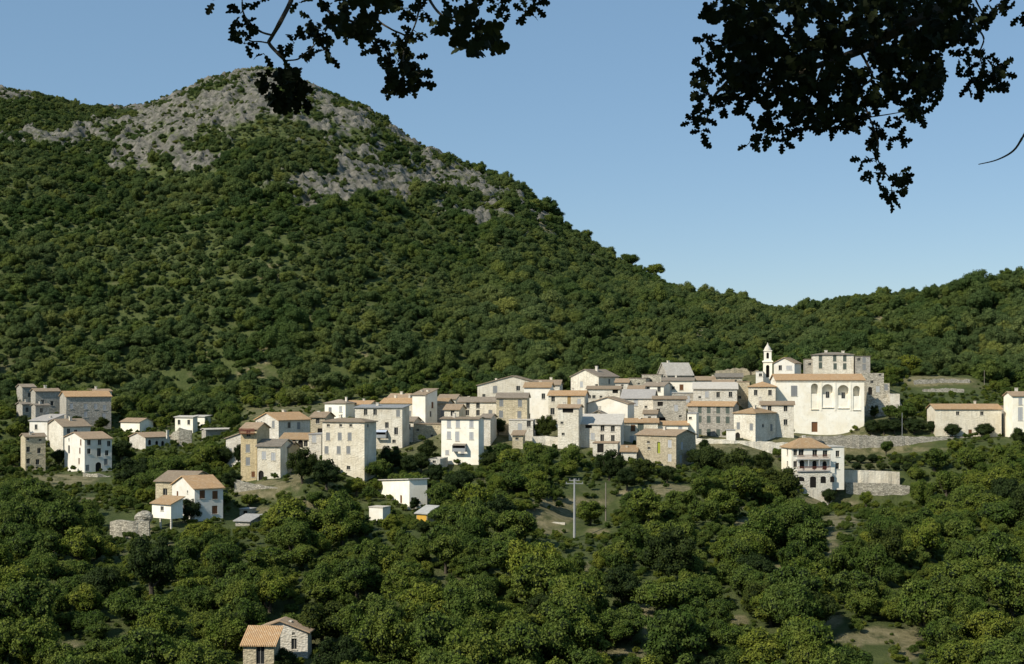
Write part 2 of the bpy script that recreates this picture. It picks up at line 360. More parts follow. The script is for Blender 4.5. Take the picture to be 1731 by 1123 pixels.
H('annex','low white annex with single slope orange roof on the left of the lone white house',289,257,309,853,876,268,35,'ml','W','o',[(274,860,'o')],p=.35,drop=.2,ctrl=False,cat='annex')
# ---- village left cluster
H('village_house','tall ochre stone house with brown timber balcony at left end of the main village',434,407,437,726,818,305,10,'gl','O','t',
  [(420,733,'d'),(419,758,'s'),(419,780,'s'),(428,802,'b',.8,1.2),(422,802,'o')],p=.3)
H('village_house','broad gabled cream house with orange roof above the left end of the village',471,432,524,711,758,338,42,'gr','P','o',[(437,718,'s'),(462,717,'s'),(489,719,'d'),(505,720,'s'),(440,735,'d'),(452,737,'w')],pk=699)
H('village_house','white rendered house with brown roof and dark arched passage at the left village end',474,435,479,755,812,303,12,'gl','C','g',[(438.5,806,'a',1.2,2.6),(446,770,'w'),(462,772,'w')],p=.32)
H('village_house','house with bright orange roof and arched loggia windows beneath the broad gabled house',522,474,527,743,772,322,8,'gl','C','o',[(487,749,'a',1.2,1.8),(497,750,'a',1.2,1.8),(508,749,'a',1.2,1.8),(517,750,'d')],p=.3)
H('village_house','narrow ochre house between the white rendered house and dark trees',488,474,491,757,794,307,8,'gl','O','t',[(481,766,'d')],p=.25)
H('village_house','narrow grey white flat topped house left of the big hip roofed house',543,522,546,735,780,319,10,'flat','P','k',[(531,742,'w'),(537,752,'s')])
H('village_house','small tan house with grey tile roof above left of the big hip roofed house',549,525,553,706,740,356,10,'gl','T','t',[(537,710,'d'),(541,729,'D',1.3,1.4)],p=.3)
H('village_house','big pale hip roofed house with two rows of three blue grey shutters',616,545,636,714,800,310,22,'hip','C','t',
  [(555,719.5,'r'),(576,719.5,'r'),(593,719.5,'r'),(554.5,738,'s'),(574.3,738,'s'),(591,738,'s'),(552,761,'s'),(572.6,761,'s'),(589,761,'s'),(589,791,'o'),(622,720,'r')],p=.24)
H('village_house','white walled house with wide weathered roof at the top left of the village',584,549,600,682,712,390,22,'hip','W','g',[(558,694,'s'),(576,692,'w')],p=.3)
H('village_house','house with orange roof behind the wide white sheet roof',625,585,638,684,704,394,15,'gl','P','o',[(629,690,'w')],p=.3)
H('village_house','wide cream house under a low white sheet roof with a blue awning',680,600,692,690,758,347,15,'ml','C','k',
  [(673,699,'s'),(669.5,729,'d',1.0,1.8),(666,746.5,'o'),(654,719,'d'),(618,697,'d'),(634,697,'d'),(648,734,'D',2.4,2.2)],p=.10)
H('village_house','cream house with orange roof just left of the tall white tower house',697,643,700,682,716,374,15,'gl','C','o',[(684,690,'s'),(692,700,'s')],p=.3,chim=[(660,669,.6),(684,668,.5)])
H('tower_house','tall narrow white house with blank front rising above its neighbours',719,697,739,668,737,366,25,'ml','W','t',[(731,685,'b'),(728,700,'d')],p=.22,chim=[(703,661,.5),(713,662,.5)])
H('village_house','grey house with orange roof right of the tall narrow white house',754,736,757,683,718,374,12,'gl','S','o',[(748,700,'s')],p=.32)
H('stone_cottage','low tan stone building with tiny openings between hip roofed house and white house',745,700,748,718,751,356,10,'flat','T','t',[(706,727,'r'),(730,737,'r')])
H('ruin','small broken white wall with a gap among trees left of the white house base',744,724,747,776,800,318,10,'none','P','t',[(734,781,'r')])
H('village_house','square white house with low tiled roof and a dark awning on its front',809,746,818,709,785,325,14,'gl','W','t',
  [(759,717,'w'),(774,717,'w'),(797,717,'w'),(759,736,'w'),(773,738,'w',1,2.2),(797,737,'w'),(756,765,'w',.9,1),(782,765,'w',.9,1)],p=.14)
H('village_house','narrow pale wall of a house tucked behind the square white house',829,813,832,707,758,340,10,'gl','P','g',[],p=.2)
H('village_house','small house with curved tan roof above the square white house',776,751,780,693,709,353,10,'gl','C','t',[(765,697,'d')],p=.3)
H('village_house','cream house with brown roof and four dark windows behind the square white house',839,774,842,680,714,362,8,'gl','C','g',[(791,684,'d'),(808,684,'d'),(790,698,'d'),(808,698,'d'),(829,699,'s')],p=.28,chim=[(788,671,.5)])
H('village_house','tan stone house with rounded brown roof and grey shutters in mid village',891,839,894,673,740,351,5,'gl','T','g',[(847.5,681,'s'),(879,682,'s'),(847,700,'s'),(878,701,'s')],p=.28)
H('village_house','pale flat topped lower house in front of the tan stone house with grey shutters',901,860,904,711,742,344,5,'flat','P','w',[(894,705,'d'),(879,722,'w')])
H('village_house','large cream gabled house with very wide low gable at the village top',925,807,932,652,705,392,10,'gr','C','t',[(837,652.5,'s',1.2,2),(876,651,'o',1.1,1.3),(818,669,'o')],pk=636)
H('village_house','tall plain white house with orange roof right of the wide low gable',930,886,936,655,735,373,8,'gl','W','o',[(918.6,670,'d'),(893.5,704,'d')],p=.3)
H('village_house','house with pale rose roof peeping behind the plain white house',946,902,951,651,672,396,8,'gl','P','t',[],p=.32)
H('village_house','white house with orange tile roof and an ochre door panel in mid village',988,927,994,669,722,361,10,'gl','C','o',[(935,674.5,'d'),(962,677,'O',.9,2.2),(934,695.6,'d',1.1,1.7),(979,680,'w')],p=.28)
H('village_house','narrow house with dark balcony recess in front of the ochre panelled white house',978,943,985,690,764,338,12,'gl','P','t',[(960,694,'D',2.6,1.0),(950,715,'r'),(952,734,'r')],p=.22)
H('stone_house','old pale stone house with irregular gable at the top of the village centre',1012,965,1046,637,668,412,32,'gr','P','g',[(1030,645,'d'),(983,650,'w'),(1012,652,'o')],pk=625)
H('village_house','pale house with thin tan roof above the bright white gable',1048,992,1052,658,684,386,8,'gl','P','t',[(996,671,'o'),(1004,671,'o'),(1016,671,'r'),(1040,661,'D',1.5,1.0)],p=.18)
H('village_house','bright white gable end without windows in the middle of the village',1061,993,1072,683,718,362,20,'gr','W','t',[],pk=672)
H('stone_cottage','little gabled stone shed before the bright white gable',1027,992,1030,704,722,352,8,'gr','T','g',[],pk=695)
H('village_house','cream house with long orange tan roof right of the white sheet roofs',1112,1049,1116,715,762,349,5,'gl','C','o',[(1083,722,'g',1.5,1.9),(1070,724,'b'),(1068,743,'w')],p=.22)
H('village_house','pale stone house with long white sheet roof and dark windows in two rows',1049,968,1053,718,754,339,10,'ml','P','w',
  [(977.5,719.5,'d'),(995,720,'D',1.6,.8),(1018.6,724,'d'),(1036,725,'d'),(1018,741,'d',.9,1.8),(1036,742,'d',.9,1.8),(1002,738,'w')],p=.26)
H('stone_cottage','small flat roofed outbuilding below the pale house with white sheet roof',1044,1002,1047,750,772,330,8,'flat','P','t',[(1015,758,'D',1.5,2.0)])
H('stone_cottage','small shed with orange roof left of the ochre stone block',1076,1050,1078,764,778,326,8,'gl','P','o',[],p=.3)
H('stone_house','tall ochre grey stone block with pale shutters at the lower front of the village',1143,1076,1176,737,792,322,38,'gl','T','t',
  [(1132,750.5,'w'),(1153,753.5,'w'),(1132,774,'w'),(1151,776,'w'),(1113.5,757,'y',.8,2.6),(1117,757,'D',.5,2.6),(1096,748,'r'),(1097,758,'r')],p=.27)
H('village_house','low white house with orange roof strip behind the tall ochre stone block',1163,1112,1167,719,742,351,5,'gl','W','o',[(1170,725,'s'),(1123,728,'w'),(1150,727,'w')],p=.2)
H('manor_house','long grey house with orange roof and twelve green shuttered windows',1239,1163,1244,687,744,362,20,'gl','S','o',
  [(x,y+(x-1182.8)*.03,'g') for y in (691,709,731) for x in (1182.8,1198,1214,1230)],p=.26)
H('village_house','small pale block at the left foot of the green shuttered house',1177,1162,1180,700,742,352,12,'flat','W','k',[(1167,707,'r')])
H('village_house','white house with bright orange hipped roof beside the green shuttered house',1277,1240,1311,699,744,350,44,'hip','P','o',[(1248,720,'s'),(1270,722,'s'),(1247,738.5,'a',1.4,2.2),(1304,723,'s'),(1290,720,'o')],p=.36)
# ---- top rows
H('stone_house','stone house with steep bright white roof at the top of the village',1128,1112,1171,633,662,415,62,'gr','S','w',[(1150,645,'o')],pk=614)
H('ruin','grey roofless stone house left of the steep white roof',1118,1085,1121,634,664,408,10,'flat','R','g',[(1100,644,'o')])
H('ruin','low grey stone ruin at left of the grey roofless stone house',1092,1063,1094,640,664,402,14,'flat','R','g',[(1080,649,'r')])
H('village_house','white house with long brown roof under the steep white roof',1172,1120,1177,644,670,395,10,'gl','W','g',[(1152,655,'b'),(1138,656,'o')],p=.2)
H('stone_house','stone house with reddish roof right of the white house with long brown roof',1212,1176,1216,643,670,401,8,'gl','P','t',[(1190,649,'o')],p=.24)
H('village_house','white house with brown roof and two dark windows left of the long brown roof',1122,1088,1136,653,675,389,20,'gl','W','g',[(1095.6,657,'d'),(1114,658,'d')],p=.2)
H('village_house','tiny house with tan roof near the centre right of the village top',1088,1062,1092,658,682,386,8,'gl','P','t',[],p=.2)
H('village_house','broad whitish house with grey roof left of the big grey stone front',1104,1050,1111,674,714,374,10,'gl','P','k',[(1075,681,'w'),(1092,688,'r'),(1062,690,'w')],p=.3)
H('stone_house','big grey stone front with dark openings and a white patch in the village centre',1160,1104,1165,675,722,368,6,'gl','S','t',[(1116,683,'D',1.4,1.1),(1113,694,'o'),(1119,711,'D',1.8,1.6),(1121,700,'w',1.8,1.7),(1143,690,'w'),(1150,704,'r')],p=.16)
H('village_house','small grey house with flat light terrace below the white house with long brown roof',1172,1136,1176,665,692,380,8,'flat','S','w',[(1150,674,'w'),(1163,675,'w')])
H('stone_house','stone house under a white sheet roof with three small windows left of the church',1246,1172,1250,658,692,377,8,'ml','P','w',[(1195,667,'w'),(1214,667.6,'d'),(1235,667,'d'),(1183,672,'r')],p=.2)
H('ruin','brown stone ruin with broken tile roof on the terraces left of the bell tower',1255,1210,1259,638,664,399,8,'gl','R','g',[(1224,646,'o'),(1243,645,'o')],p=.25)
H('stone_house','tall blank tan wall left of the hipped orange roof by the church',1267,1246,1271,646,700,384,8,'flat','T','t',[(1249,672,'o')])
H('village_house','cream house with orange hipped roof directly left of the church',1311,1265,1316,654,692,379,12,'hip','C','o',[(1277.6,664,'d'),(1301.7,664,'d'),(1285,674,'r')],p=.34,ctrl=False,drop=10)
H('village_house','pale house with thin tan roof built against the church foot',1342,1286,1347,685,740,356,10,'gl','P','t',[(1301,691,'d'),(1328,691,'d'),(1328,714,'d'),(1292,690,'w')],p=.2,chim=[(1285,672,.8)])
ch=H('church','large white church with orange roof and four tall arched niches',1461,1312,1465,643,734,380,4,'gl','W','o',
  [(1342.6,661,'s',1.7,2.8),(1377,722,'B',1.6,2.7)],p=.24,d=13,niches=[(1377,648.5,692,1.9),(1399,649.5,689,3.0),(1425.5,651,690,3.0),(1448,652.5,693,1.9)],cat='church',ctrl=False)
H('white_cottage','white gabled chapel house between bell tower and stone mansion',1343,1308,1354,614,640,407,22,'gr','W','t',[(1319,622,'d'),(1334,622,'w',1.6,1.2)],pk=605)
H('mansion','pinkish stone mansion with brown hipped roof on the knoll above the church',1443,1375,1448,600,642,415,8,'hip','P','g',
  [(1387,605,'g'),(1411,605.6,'g'),(1428,606,'g'),(1387,618,'g'),(1411.7,619.5,'g'),(1428,619.5,'g')],p=.16,chim=[(1398,593,.8),(1427,595,.8)])
H('stone_house','flat topped stone wing on the right of the mansion above the church',1471,1446,1475,603,655,412,10,'flat','S','g',[(1461,609,'s'),(1461,621,'s'),(1452,608,'o')])
H('stone_house','lower stone wing on the left of the mansion above the church',1376,1361,1379,608,645,420,8,'flat','S','g',[(1369,616,'o')])
H('ruin','pale stone terrace house stepping down right of the church roof',1494,1452,1498,631,690,402,8,'none','R','g',[(1474,646,'o'),(1488,634,'r')])
H('ruin','dark stone ruin with arched hole below the pale terrace house',1504,1466,1508,648,700,394,8,'none','R','g',[(1471,661,'a',1.1,2.2),(1484,658,'w'),(1498,655,'s')])
H('ruin','small whitish ruined wall at the right end of the village top',1521,1505,1525,666,692,388,8,'none','P','g',[])
H('farmhouse','long cream barn with orange roof and two small windows right of the church',1693,1581,1697,692,738,372,3,'gl','C','o',[(1619,699,'o',.9,1.0),(1660,699,'o',.9,1.0),(1640,731,'b',.9,1.4)],p=.26,d=9)
H('stone_cottage','narrow grey link building at right end of the long cream barn',1713,1695,1716,688,738,379,3,'flat','S','t',[(1705,695,'o'),(1702,722,'D',1.2,3)])
H('village_house','white house with pale blue shutters at the right edge of the photo',1790,1712,1795,670,740,366,3,'gl','W','t',[(1725,679,'w'),(1725,700,'w',1.2,3.4),(1752,679,'w'),(1752,700,'w')],p=.26)
# ---- front buildings
vl=H('villa','white two storey villa with orange hipped roof and long red balconies below the church',1338,1321,1402,757,799,330,80,'hip','W','o',
  [(1331,765,'d'),(1331,785,'d'),(1344.5,765,'d'),(1354.5,765,'d',1.3,1.5),(1377.6,766,'d',1.2,1.5),(1395,767,'d',1.2,1.5),(1344.5,785,'d'),(1355.7,785,'a',1.2,2.0),(1377,786,'a',1.1,2.0),(1394,787,'a',1.1,2.0)],p=.6,drop=9,ctrl=False)
H('white_house','white modern cube house with slanting top among lower trees',692,639,722,822,862,290,64,'mrr','W','w',[(678,844,'b'),(706,846,'r')],pk=811,p=.12)
H('annex','low white box annex at the left foot of the slanting white house',647,624,655,859,888,282,25,'flat','W','w',[],cat='annex',d=3)
H('shed','small shed with white roof and bright ochre yellow front',722,704,731,869,886,272,30,'ml','O','w',[],p=.3,d=3.5,cat='shed')
H('shed','small blue grey sheet metal shed right of the lone white house',422,398,428,882,890,268,20,'ml','S','k',[],p=.2,cat='shed',d=4)
H('shed','tiny dark stone hut above the blue grey metal shed',420,409,423,862,876,283,20,'flat','S','k',[(415,868,'D',1,1)],cat='shed',d=3)
H('farmhouse','pale stone farmhouse with a single gable at the bottom of the hillside',520,428,527,1068,1116,190,6,'gr','P','t',[(497,1089,'d',.75,1.5),(496,1070,'r',.4,.4),(452,1065,'o',.6,.7)],pk=1051,d=9,oh=.45)
H('annex','lean to annex with pinkish tile roof in front of the bottom farmhouse',463,411,467,1091,1130,183,4,'ml','T','o',[(440,1102,'d',1.1,2.4)],p=.42,d=3.6,cat='annex')

H('village_house','narrow pale house squeezed between wide cream house and tall narrow white house',699,684,702,713,754,358,10,'gl','P','g',[(691,722,'d')],p=.25)
H('village_house','small tan roofed house right of the old irregular gable',1062,1040,1066,647,668,401,10,'gl','P','t',[(1052,652,'r')],p=.25)
H('village_house','low cream house with orange roof behind the narrow grey house',770,740,773,675,696,386,10,'gl','C','t',[(757,680,'r')],p=.28)
H('village_house','low house with tan roof behind the cream house left of tall white house',688,655,690,674,700,386,12,'gl','P','t',[],p=.3)
H('stone_cottage','tiny lean to on the lane under the pale flat topped house',884,866,887,736,756,336,8,'ml','T','t',[(874,742,'r')],p=.2,d=4)
H('village_house','low stone house with brown roof under the big grey stone front',1110,1088,1112,700,722,364,8,'gl','P','t',[(1098,706,'r')],p=.2)
H('stone_cottage','little pale outhouse at the left foot of the hipped orange roofed house',1243,1228,1246,728,745,347,8,'flat','W','k',[],d=4)
H('village_house','grey stone house showing above the white sheet roof by the bell tower',1240,1205,1243,648,670,388,8,'gl','S','t',[(1222,653,'r')],p=.2)
# flat roofed right wing of the villa, its plinth and balconies
house('villa', '', 1427, 1402, 1430, 756, 799, 332.2, -10, 'flat', 'W', 'w', [(1416, 767.3, 'd'), (1415.5, 788, 'd')], parent=vl, drop=4, d=7, ctrl=False)
def villa_extras():
    b = MB(); W_ = 9.3
    M = vl
    # local +Y is the long front's direction, its outward side is +X
    for zf, nm in ((.45, 'balcony'), (3.15, 'balcony')):
        s = MB(); s.box(.003, 1.15, 1.0, 9.2, zf-.18, zf); so = s.build('balcony', M_CONC, vl)
        r = MB()
        for y in np.arange(1.05, 9.2, .17): r.box(1.08, 1.11, y, y+.05, zf+.002, zf+.9)
        r.box(1.05, 1.14, 1.0, 9.2, zf+.9, zf+.97); r.build('railing', M_RAIL, so)
        if zf < 1:
            for k_, y in enumerate((1.1, 3.7, 6.3, 9.0)):
                c = MB(); c.box(.95, 1.12, y, y+.15, zf+1.0, 2.95); c.build('post', M_CONC, so)
villa_extras()
pl = MB(); pl.box(.02, .9, -.2, 9.6, -9, -.02); 
o = pl.build('plinth', MW['P'], vl)
for y, w, h in ((1.7, 2.2, 1.1), (4.9, 1.5, 2.6), (7.4, 1.3, 1.6), (9.6, 1.0, 1.4)):
    m = MB(); n = 8; zt = -.9
    pts = [(.905, y-w/2, zt-h), (.905, y+w/2, zt-h)]+[(.905, y+w/2*math.cos(math.pi*i/n), zt-w/4+w/4*math.sin(math.pi*i/n)) for i in range(n+1)]
    m.poly(pts); m.build('arch_opening', M_DARK, o)
# church extras: sills under the niches, tower
inv = None
for (px, y, w) in ((1377, 692, 2.1), (1399, 689, 3.2), (1425.5, 690, 3.2), (1448, 693, 2.1)):
    th = R(4); C = ch.location; xt = (px-CX)/F; u = (C.x-xt*C.y)/(math.cos(th)+xt*math.sin(th)); z = (HY-y)/F*(C.y+u*math.sin(th))-C.z
    m = MB(); m.box(-u-w/2, -u+w/2, -.22, .0-.003, z-.16, z-.02); m.build('sill', MW['P'], ch)
    if w > 3:
        zz = z+3.4; m = MB(); m.box(-u-.45, -u+.45, .12, .18, zz-.8, zz+.8); wo = m.build('window', M_GLASS, ch)
        f = MB(); f.box(-u-.03, -u+.03, .09, .118, zz-.8, zz+.8); f.build('mullion', M_TRIM, wo)
for px in (1388, 1412, 1437.5):
    th = R(4); C = ch.location; xt = (px-CX)/F; u = (C.x-xt*C.y)/(math.cos(th)+xt*math.sin(th))
    m = MB(); m.box(-u-.22, -u+.22, -.09, -.003, 6.2, 14.1); m.build('pilaster', MW['W'], ch)
m = MB(); m.box(-24.2, .1, -.18, -.004, 14.0, 14.28); m.build('cornice', MW['P'], ch)
# bell tower
C = P(1306, 645, 398); bt = empty('bell_tower', C, R(-10), 'slender white bell tower with domed top left of the church roof', 'bell tower')
def ring(mb, w, z0, z1, mi=0): mb.box(-w/2-1.35, w/2-1.35, -w/2+1.35, w/2+1.35, z0, z1, mi)
w = 2.5; m = MB()
def stage(mb, w, z0, z1, ow, oz0, oz1):
    h = w/2; q = Vector((-1.35, 1.35, 0))
    for (ax, nx) in ((Vector((1, 0, 0)), Vector((0, -1, 0))), (Vector((0, 1, 0)), Vector((1, 0, 0))), (Vector((-1, 0, 0)), Vector((0, 1, 0))), (Vector((0, -1, 0)), Vector((-1, 0, 0)))):
        face_grid(mb, q-ax*h+nx*h, ax, w, z0, z1, [(h-ow/2, h+ow/2, oz0, oz1, True, .45)], nx)
stage(m, 2.5, -6, 5.4, .95, 1.1, 4.6); m.build('shaft', MW['W'], bt)
m = MB(); ring(m, 3.0, 5.4, 5.7); ring(m, 2.7, 5.7, 5.85); m.build('cornice', MW['W'], bt)
m = MB(); stage(m, 2.1, 5.85, 8.5, .7, 6.4, 8.1); m.build('belfry', MW['W'], bt)
m = MB(); m.box(-1.35-.55, -1.35+.55, 1.35-.55, 1.35+.55, -6, 8.4); m.build('dark_core', M_DARK, bt)
m = MB(); ring(m, 2.5, 8.5, 8.68); m.build('upper_cornice', MW['W'], bt)
m = MB(); prof = [(1.05, 8.68), (1.0, 8.95), (.84, 9.35), (.58, 9.8), (.34, 10.15), (.16, 10.5), (.02, 11.0)]
n = 12
for (r0, z0), (r1, z1) in zip(prof, prof[1:]):
    for i in range(n):
        a, b_ = 2*math.pi*i/n, 2*math.pi*(i+1)/n
        m.poly([(-1.35+r0*math.cos(a), 1.35+r0*math.sin(a), z0), (-1.35+r0*math.cos(b_), 1.35+r0*math.sin(b_), z0), (-1.35+r1*math.cos(b_), 1.35+r1*math.sin(b_), z1), (-1.35+r1*math.cos(a), 1.35+r1*math.sin(a), z1)])
m.build('dome', MW['P'], bt)
HOUSES.append((C.x, C.y, 3, 3, 0, (1288, 1308, 584, 640), 398, C.x, C.y))
house('village_house', 'small white block at the left foot of the bell tower', 1290, 1279, 1293, 629, 660, 396, 10, 'flat', 'W', 'w', [(1286, 634, 'o')])
# balcony and awnings
def attach(px, py, Y): return P(px, py, Y)
HB = [o_ for o_ in COL.objects if o_.get('label', '').startswith('tall ochre stone house with brown')][0]
s = MB(); s.box(-3.6, -.3, -1.0, -.004, 10.7, 10.85); so = s.build('balcony', M_SHUT['b'], HB)
r = MB()
for x in np.arange(-3.6, -.3, .22): r.box(x, x+.12, -1.0, -.94, 10.852, 11.8)
r.box(-3.6, -.3, -1.02, -.92, 11.8, 11.87); r.build('railing', M_RAIL, so)
def awning(label_start, px, py, w, drop, mat):
    hh = [o_ for o_ in COL.objects if o_.get('label', '').startswith(label_start)][0]
    th = -hh.rotation_euler.z; C = hh.location; xt = (px-CX)/F; u = (C.x-xt*C.y)/(math.cos(th)+xt*math.sin(th)); z = (HY-py)/F*(C.y+u*math.sin(th))-C.z
    m = MB(); m.prism([(-u-w/2, -1.3, z-drop), (-u+w/2, -1.3, z-drop), (-u+w/2, -.01, z), (-u-w/2, -.01, z)], .06); ao = m.build('awning', mat, hh)
    m = MB(); m.box(-u-w/2, -u-w/2+.05, -1.3, -.01, z-drop-1.5, z-drop-.08); m.box(-u+w/2-.05, -u+w/2, -1.3, -.01, z-drop-1.5, z-drop-.08); m.box(-u-w/2+.06, -u+w/2-.06, -1.28, -1.24, z-drop-1.45, z-drop-.65); m.build('balcony_rail', M_METAL, ao)
    m = MB(); m.box(-u-w/2+.06, -u+w/2-.06, -.06, -.003, z-drop-1.4, z-.1); m.build('opening', M_DARK, hh)
awning('square white house', 778, 750, 3.1, .35, M_WOOD)
awning('wide cream house', 646, 727, 2.8, .45, M_AWN)
YS = [o_ for o_ in COL.objects if o_.get('label', '').startswith('small shed with white roof')][0]
m = MB(); m.box(-2.3, -.15, -.05, -.003, .1, 1.7); m.build('door_panel', M_YEL, YS)
MS = [o_ for o_ in COL.objects if o_.get('label', '').startswith('low white annex')][0]
for x in (-3.3, -.35):
    m = MB(); m.box(x, x+.3, .1, .4, -4.5, -.205); m.build('pier', MW['P'], MS)

# ------------------------------------------------------------------ terrain
COLS = {-700: 0, 200: [(190, 1099), (230, 962), (260, 908), (300, 862), (350, 826), (378, 802), (390, 792), (403, 765), (412, 742), (432, 718), (450, 702), (480, 655)],
 330: [(190, 1099), (230, 960), (260, 905), (275, 882), (300, 840), (345, 800), (400, 758), (430, 727), (450, 702), (480, 655)],
 450: [(190, 1105), (230, 960), (260, 900), (290, 838), (305, 817), (322, 785), (350, 758), (400, 715), (450, 688), (480, 650)],
 610: [(190, 1105), (230, 955), (260, 890), (290, 822), (310, 801), (345, 760), (370, 728), (400, 702), (450, 680), (480, 648)],
 800: [(190, 1098), (230, 955), (260, 880), (300, 815), (325, 786), (345, 745), (370, 718), (400, 692), (450, 672), (480, 645)],
 1120: [(190, 1098), (230, 955), (260, 885), (300, 820), (322, 794), (350, 748), (370, 718), (400, 678), (420, 656), (480, 636)],
 1250: [(190, 1098), (230, 955), (260, 890), (300, 830), (340, 768), (350, 746), (362, 742), (380, 696), (400, 660), (430, 635), (480, 622)],
 1305: [(190, 1098), (230, 955), (260, 895), (300, 862), (325, 825), (340, 785), (350, 765), (356, 742), (378, 737), (393, 734), (399, 700), (410, 655), (430, 638), (480, 622)],
 1345: [(190, 1098), (230, 955), (260, 900), (300, 868), (318, 852), (328, 832), (332, 822), (337, 798), (350, 770), (356, 742), (378, 737), (393, 734), (399, 700), (410, 655), (430, 638), (480, 622)],
 1400: [(190, 1098), (230, 955), (260, 900), (300, 868), (318, 866), (333.5, 852), (337.5, 799), (364, 772), (371, 766), (373, 738), (386, 735), (395, 700), (410, 655), (430, 640), (480, 622)],
 1530: [(190, 1098), (230, 955), (260, 900), (300, 872), (318, 866), (333.5, 852), (337.5, 799), (364, 772), (371, 766), (373, 739), (386, 736), (398, 705), (420, 672), (440, 655), (444, 640), (480, 622)],
 1640: [(190, 1098), (230, 955), (260, 900), (300, 860), (330, 800), (366, 748), (372, 740), (386, 736), (400, 705), (440, 655), (444, 640), (480, 622)],
 1720: [(190, 1098), (230, 955), (260, 900), (300, 850), (330, 795), (366, 742), (386, 736), (400, 705), (440, 662), (480, 628)]}
COLS[-700] = COLS[200]; COLS[2600] = COLS[1720]
kn = [(0, -1.8), (8, -4.2), (20, -9), (60, -24), (100, -35), (135, -40), (165, -39)]
_t = np.arange(0, 1200, 1.0); cks = sorted(COLS); tab = []
for c_ in cks:
    k2 = kn+[(Y_, (HY-p_)/F*Y_) for Y_, p_ in COLS[c_]]; k2.append((1200, k2[-1][1]))
    p_ = np.interp(_t, [k[0] for k in k2], [k[1] for k in k2])
    def gs(a, s_): k_ = np.exp(-.5*(np.arange(-24, 25)/s_)**2); k_ /= k_.sum(); return np.convolve(np.pad(a, 24, mode='edge'), k_, 'valid')
    a_, b_ = gs(p_, 8.0), gs(p_, 1.6); w_ = np.clip((_t-250)/40, 0, 1); w0 = np.clip((_t-4)/20, 0, 1)
    tab.append((p_*(1-w0)+a_*w0)*(1-w_)+b_*w_)
tab = np.array(tab)
def colbase(px, Y):
    Yi = np.clip(Y, 0, 1198.9); k = Yi.astype(int); f = Yi-k; r = np.zeros(np.shape(Yi))
    j = np.clip(np.searchsorted(cks, px)-1, 0, len(cks)-2); ck = np.array(cks, float); g_ = np.clip((px-ck[j])/(ck[j+1]-ck[j]), 0, 1); g_ = np.where(j == len(cks)-2, g_, g_)
    return (tab[j, k]*(1-f)+tab[j, k+1]*f)*(1-g_)+(tab[j+1, k]*(1-f)+tab[j+1, k+1]*f)*g_
SKY = np.array([(-700, 230), (-300, 190), (0, 150), (60, 162), (150, 186), (200, 187), (250, 178), (300, 158), (350, 138), (400, 124), (440, 119), (480, 126), (520, 146), (570, 170), (620, 193), (650, 216), (700, 252),
 (760, 278), (830, 303), (880, 330), (930, 366), (970, 402), (1010, 430), (1040, 442), (1066, 450), (1100, 465), (1150, 486), (1200, 498), (1250, 508), (1290, 520), (1325, 528), (1360, 518), (1400, 512), (1450, 502),
 (1500, 499), (1550, 497), (1600, 491), (1650, 483), (1731, 472), (1900, 450), (2500, 420)], float)
SKY[:, 1] += np.interp(SKY[:, 0], [950, 1150, 1731], [0, 7, 11])
DST = np.array([(-700, 1000), (0, 980), (430, 960), (800, 930), (1000, 860), (1200, 720), (1325, 640), (1450, 590), (1731, 560), (2500, 560)], float)
CT = None
def hbase(X, Y):
    X = np.asarray(X, float); Y = np.asarray(Y, float)
    px = CX+F*X/np.maximum(Y, 60); px = np.clip(px, -700, 2500)
    base = colbase(px, Y)
    base = np.where(Y < 0, -1.8-.35*Y, base)
    D = np.interp(px, DST[:, 0], DST[:, 1]); s = np.interp(px, SKY[:, 0], SKY[:, 1]); zr = (HY-s)/F*D-base
    Y0 = 468.0; t = np.clip((Y-Y0)/(D-Y0), 0, 1)
    g = t+.10*np.sin(t*math.pi)*(px < 1200)-.03*np.sin(t*2*math.pi)
    z = base+zr*g*(Y > Y0)
    z = z-np.clip(Y-D, 0, 400)*.42
    wn = sstep(455, 560, Y)*(1-.85*sstep(.8, 1.0, t))
    z = z+wn*(26*fbm(X/150, Y/210, 3, 5)+9*fbm(X/38, Y/50, 3, 9))
    z = z+1.6*fbm(X/22, Y/22, 3, 2)*sstep(110, 160, Y)*(1-sstep(290, 320, Y))
    return z
def screen(X, Y, Z): return CX+F*X/Y, HY-F*Z/Y
ROCK = [(540, 152, 50, 20), (610, 192, 50, 24), (660, 232, 45, 24), (720, 272, 50, 26), (790, 305, 55, 26), (860, 342, 48, 24), (440, 140, 60, 20), (905, 365, 30, 14), (300, 205, 130, 42), (430, 175, 120, 50), (560, 205, 90, 45), (250, 255, 110, 24), (110, 235, 90, 18), (650, 245, 60, 30), (700, 300, 110, 34), (600, 305, 70, 30), (500, 310, 50, 14), (800, 325, 80, 32), (820, 362, 50, 16),
        (870, 345, 40, 20), (330, 270, 60, 16), (560, 340, 50, 12), (430, 260, 50, 14), (20, 160, 40, 10)]
